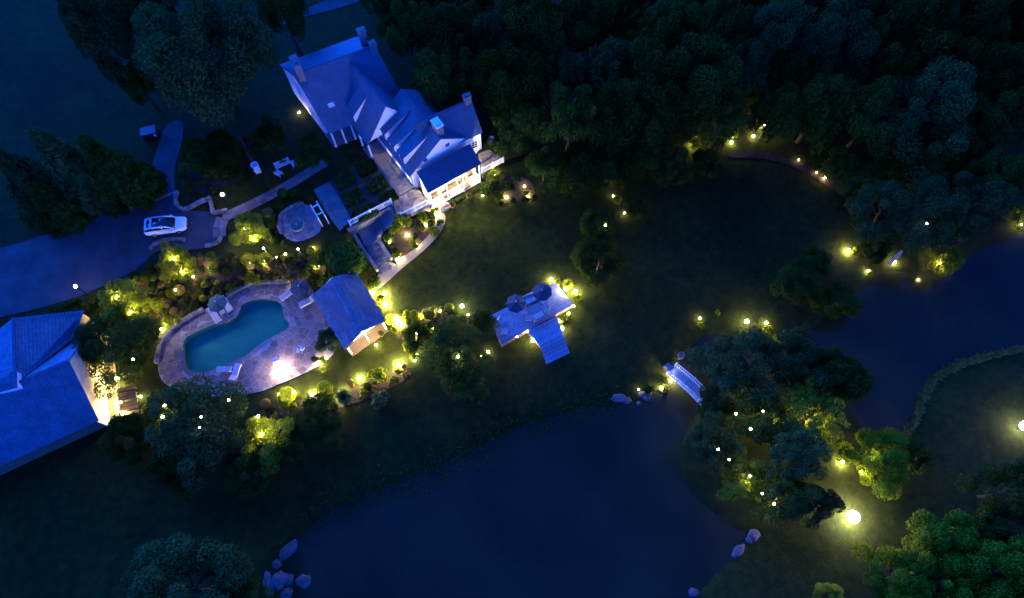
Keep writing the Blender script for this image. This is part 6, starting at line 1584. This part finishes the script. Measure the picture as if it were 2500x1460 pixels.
LT = [ (285, 725, 300, 'lamp added at the upper left inside the lime tree by the drive lamp', .07, .3, 3.0), (336, 772, 320, 'lamp added at the lower right inside the lime tree by the drive lamp', .07, .3, 2.2),  # extra lamps added inside the lime crowns to brighten their leaves
 (424, 632, 260, 'lamp added at the upper left inside the lime tree below the car', .07, .3, 2.6), (598, 560, 220, 'lamp added at the upper left inside the lime tree beside the court', .07, .3, 2.2),
 (918, 842, 260, 'light added on the grass in front of the pool house gable', .1, .5, 0),  # added to brighten the lawn below the pool house
 # px, py, strength, label, radius, height, lift
 (392, 803, 300, 'bright light on the stone wall at the left end of the pool', .15, .35, 0), (434, 784, 120, 'small light on the pool wall above the bright one', .1, .3, 0),
 (325, 877, 90, 'bulb shining through the tree by the barn', .12, .35, 5.6), (343, 968, 150, 'light at the top of the wooden steps', .1, .3, 0), (402, 990, 160, 'light inside the flowering shrub by the wooden steps', .1, .5, 0), (397, 1018, 150, 'light below the flowering shrub by the wooden steps', .1, .3, 0),
 (318, 762, 420, 'lamp inside the lime tree by the drive lamp', .08, .3, 2.6), (388, 745, 280, 'light in the bright shrub left of the pool', .12, .5, 0), (428, 708, 120, 'light at the upper end of the narrow bright shrub', .08, .4, 0),  # uplight of the lime tree, put up inside its crown to glow
 (446, 662, 340, 'lamp put inside the lime tree below the car for its glow', .08, .3, 2.2), (471, 676, 60, 'tiny light right below the lime tree by the car', .08, .25, 0), (622, 584, 300, 'lamp put inside the lime tree beside the court for its glow', .08, .3, 2.0),  # lime tree uplights set inside the crowns so the leaves glow
 (516, 654, 180, 'light in the glowing shrub of the upper bank', .1, .4, 0), (560, 631, 120, 'small light at the top of the planted bank', .09, .3, 0), (611, 644, 150, 'light under the clipped lime ball', .09, .25, 0), (648, 640, 200, 'light in the yellow-green bank shrub', .1, .5, 0), (612, 682, 160, 'light under the wide lime shrub above the pool wall', .09, .3, 0), (676, 628, 110, 'light between the post lights of the bank', .08, .4, 0),
 (718, 668, 170, 'light under the rust coloured shrub', .1, .3, 0), (700, 628, 160, 'light in the small bright bank shrub', .09, .4, 0), (778, 648, 280, 'light in the bright shrub at the right end of the bank', .1, .4, 0), (765, 606, 130, 'light at the edge above the pool house', .08, .3, 0), (800, 672, 250, 'light behind the pool house hedge', .1, .35, 0),
 (911, 716, 320, 'left one of the three lights behind the pool house', .13, .35, 0), (938, 716, 380, 'right one of the three lights behind the pool house', .15, .35, 0), (941, 742, 420, 'lower one of the three lights behind the pool house', .16, .35, 0),
 (967, 778, 600, 'brightest border light at the pool house corner', .2, .45, 0), (977, 793, 250, 'light just below the brightest border light', .13, .35, 0), (1020, 814, 300, 'bright light left of the green deck tree', .14, .35, 0), (1033, 769, 260, 'light in the middle of the lawn border', .12, .35, 0), (1058, 757, 220, 'light near the right end of the lawn border', .11, .35, 0), (1075, 759, 160, 'small light left of the half-lit clipped shrub', .1, .35, 0), (1056, 799, 200, 'light in the small shrub left of the deck tree', .1, .4, 0), (1143, 768, 80, 'tiny light below the white lamp post', .09, .3, 0),
 (1118, 871, 160, 'bulb glowing inside the green deck tree', .15, .35, 5.2), (1175, 868, 70, 'small bulb at the right of the green deck tree', .1, .3, 2.0), (1192, 859, 140, 'light at the lower left deck corner', .1, .3, 0), (1018, 866, 160, 'light below the dark round tree', .1, .35, 0), (1012, 880, 140, 'lower light below the dark round tree', .1, .35, 0), (973, 889, 420, 'bright light at the lower corner of the pool house lawn', .16, .4, 0),
 (878, 923, 300, 'bright light above the orange-leaved shrub', .14, .35, 0), (930, 914, 240, 'light in the wide yellow-lit shrub', .1, .5, 0), (838, 954, 200, 'light above the spiky grass clump', .11, .3, 0), (762, 963, 360, 'bright light left of the topiary ball', .15, .35, 0), (716, 958, 240, 'light right of the rounded shrub', .11, .35, 0), (832, 973, 260, 'light in the spiky pale grass', .1, .4, 0), (680, 962, 90, 'small light left of the rounded shrub', .08, .3, 0), (779, 884, 220, 'light at the lower end of the pool house', .11, .4, 0), (797, 873, 100, 'small light beside the pool house corner tree', .08, .4, 0),
 (630, 1016, 220, 'bulb at the edge of the yellow-lit tree', .16, .35, 4.8), (558, 977, 90, 'upper bulb in the broad blue-grey pool tree', .12, .3, 7.5), (491, 1018, 80, 'left bulb in the broad blue-grey pool tree', .11, .3, 8.0), (487, 1044, 70, 'lower left bulb in the broad blue-grey pool tree', .1, .3, 8.0), (640, 1060, 500, 'lamp added inside the yellow-lit tree below the pool', .08, .4, 4.0),  # the lamp inside the yellow-lit tree is added to light its crown
 (1040, 549, 260, 'light in the bed below the short white railing', .11, .3, 0), (1064, 524, 420, 'bright light at the start of the curved path', .13, .3, 0), (995, 574, 240, 'light in the middle of the stair bed', .11, .3, 0), (952, 592, 240, 'light at the left corner of the stair bed', .11, .3, 0), (1016, 597, 200, 'light beside the star-shaped shrub', .11, .3, 0), (974, 631, 220, 'lowest light of the stair bed', .11, .3, 0), (972, 550, 200, 'light under the lime shrub by the stairs', .09, .3, 0),
 (1236, 482, 200, 'light at the lower edge of the bed right of the garden room', .1, .3, 0), (1178, 477, 90, 'small light at the right corner of the garden room', .09, .3, 0), (1210, 425, 320, 'light under the right terrace railing', .1, .4, 0), (1289, 480, 220, 'light at the right end of the house lawn', .1, .3, 0), (1280, 455, 110, 'upper light at the right end of the house lawn', .08, .3, 0),
 (1346, 682, 260, 'light at the upper right deck corner', .13, .35, 0), (1382, 705, 480, 'bright strip light along the right deck edge', .14, 1.0, 0), (1405, 712, 480, 'bright light outside the right deck edge', .15, .6, 0), (1400, 747, 220, 'light at the outermost deck corner', .1, .8, 0), (1388, 765, 180, 'light in the inner right deck corner', .1, .6, 0), (1364, 784, 260, 'light right of the deck steps, upper', .12, .5, 0), (1373, 802, 240, 'light right of the deck steps, lower', .12, .5, 0), (1287, 809, 220, 'light at the inner angle of the deck notch', .08, .85, 0), (1300, 833, 260, 'light left of the deck steps', .11, .7, 0), (1262, 822, 150, 'light along the deck notch skirting', .07, .8, 0),
 (1485, 432, 50, 'tiny light at the edge of the wood right of the house', .1, .3, 0), (1497, 478, 60, 'tiny light above the faint lime shrub', .08, .3, 0), (1478, 550, 45, 'tiny light in the dark tree above the deck', .09, .3, 4.0), (1525, 520, 200, 'low light washing the tree beside the dark lawn', .06, .3, 0),
 (1692, 352, 260, 'light in the lit leaf crescent', .1, .5, 0), (1786, 347, 160, 'left light at the start of the woodland path', .12, .3, 0), (1840, 332, 130, 'middle light at the start of the woodland path', .11, .3, 0), (1868, 303, 220, 'right light at the start of the woodland path', .16, .4, 0), (1994, 421, 50, 'small light at the bend of the woodland path', .08, .3, 0), (2014, 434, 80, 'larger light at the bend of the woodland path', .12, .3, 0), (1950, 390, 70, 'hidden uplight washing the wood above the path', .07, .3, 0),
 (2071, 612, 240, 'bright light on the far shore', .16, .35, 0), (2120, 662, 140, 'light at the far waterline', .12, .3, 0), (2184, 640, 500, 'uplight at the foot of the lit trunk', .1, .25, 0), (2263, 546, 50, 'bulb high in the far shore trees', .11, .3, 7.5), (2298, 642, 360, 'lamp added inside the lime tree at the far waterline', .07, .3, 2.2), (2494, 548, 300, 'light in the lime bush at the right edge', .1, .4, 0),  # the lamp inside the waterline tree is added to light its crown
 (1709, 777, 120, 'light above the narrow lime shrub', .1, .3, 0), (1871, 788, 150, 'smaller light right of the island lamp', .12, .4, 0), (1728, 842, 800, 'low light at the water edge of the narrow water', .07, .3, 0), (1559, 951, 60, 'tiny light left of the dim green shrub', .08, .3, 0), (1615, 947, 300, 'light in the shrub below the footbridge', .11, .4, 0), (1643, 925, 900, 'light at the foot of the footbridge', .1, .9, 0), (1668, 990, 1700, 'low lamp under the footbridge facing the water', .08, .3, 0),
 (1797, 1010, 90, 'left bulb hanging in the island trees', .13, .3, 6.5), (1863, 1004, 70, 'right bulb hanging in the island trees', .11, .3, 6.5), (1833, 1047, 90, 'middle bulb hanging in the island trees', .13, .3, 6.8), (1753, 1097, 80, 'bulb in the willow on the left island shore', .12, .3, 7.6), (1780, 1122, 70, 'bulb between willow and yellow-lit island tree', .11, .3, 6.5), (1831, 1162, 100, 'upper bulb in the yellow-lit island tree', .11, .3, 6.3), (1861, 1205, 90, 'lower bulb in the yellow-lit island tree', .11, .3, 7.4), (1828, 1180, 420, 'lamp added deep inside the yellow-lit island tree', .08, .3, 3.6), (1990, 1025, 420, 'lamp added inside the airy lit island tree', .08, .3, 4.0), (1880, 1030, 380, 'lamp added inside the airy tree in the middle of the island', .08, .3, 3.0), (1800, 930, 240, 'lamp added inside the topmost island willow', .07, .3, 3.0), (1890, 1230, 300, 'lamp added inside the lowest island tree', .07, .3, 3.0),  # lamps inside the island trees are added to light the crowns from within
 (2056, 1128, 700, 'light at the left of the bright lime tree', .12, .35, 0), (2105, 1150, 260, 'lamp added inside the bright lime tree, lower left', .06, .3, 3.0), (2130, 1115, 260, 'lamp added inside the bright lime tree, in the centre', .06, .3, 4.2), (2013, 1218, 80, 'small light in the shrub left of the floodlight', .08, .4, 0),  # inner lamps added to brighten the crown beside the floodlight
]
def bright(px, py):      # the densest lit borders carry stronger lamps
    if 660 < px < 1000 and py > 880: return 2.0
    if 900 < px < 1100 and 700 < py < 830: return 1.4
    if 500 < px < 810 and 600 < py < 690: return 1.7
    return 1.0
for px, py, s, lb, r, h, dz in LT: small_light(px, py, s * bright(px, py) * (1.7 if 'lamp ' not in lb[:5] else 4.8) * (.6 if 'bulb' in lb else 1), lb, r * (1.2 if 'bulb' not in lb else .8), h, dz=dz)
# wall washers of the barn gable
for k, t in enumerate((.12, .38, .66, .9)):
    q = gA.lerp(gP, t) + outw * 1.5; g_ = hz(q.x, q.y)
    r_ = thing('wall_washer', (q.x, q.y, g_), '%s ground light from the lower corner washing the barn gable' % ORD[k], 'garden light', 'barn wall lights')
    mb = MB(); mb.lathe([(.1, -.05), (.12, .1), (.12, .14)], (0, 0, 0), 10); mb.build('housing', M_DARK, r_)
    mb = MB(); mb.ball((0, 0, .18), .08, 10, 6); mb.build('lamp_globe', glow((1, .74, .32), 4200), r_)
# light at the left gable of the house
q = gl.matrix_world.translation
p = V2(FW0.lerp(BE0, .55) - u * .9, 0); p.z = hz(p.x, p.y)
r_ = thing('wall_washer', p, 'ground light washing the far left gable of the house', 'garden light')
mb = MB(); mb.lathe([(.1, -.05), (.12, .1), (.12, .14)], (0, 0, 0), 10); mb.build('housing', M_DARK, r_)
mb = MB(); mb.ball((0, 0, .2), .1, 10, 6); mb.build('lamp_globe', glow(WARM, 300), r_)
# slim post lights of the bank
for px, py, lb in ((643, 606, 'slim pale post light at the top of the bank, left'), (727, 608, 'slim pale post light at the top of the bank, right'), (697, 620, 'short pale post light in the middle of the bank')):
    p = at(px, py, 1.2); r_ = thing('post_light', p, lb, 'post light')
    mb = MB(); mb.tube([(0, 0, 0), (0, 0, 1.1)], [.06, .05], 8); mb.build('post', M_TRIM, r_)
    mb = MB(); mb.ball((0, 0, 1.2), .1, 10, 6); mb.build('lamp_globe', glow(YEL, 90), r_)
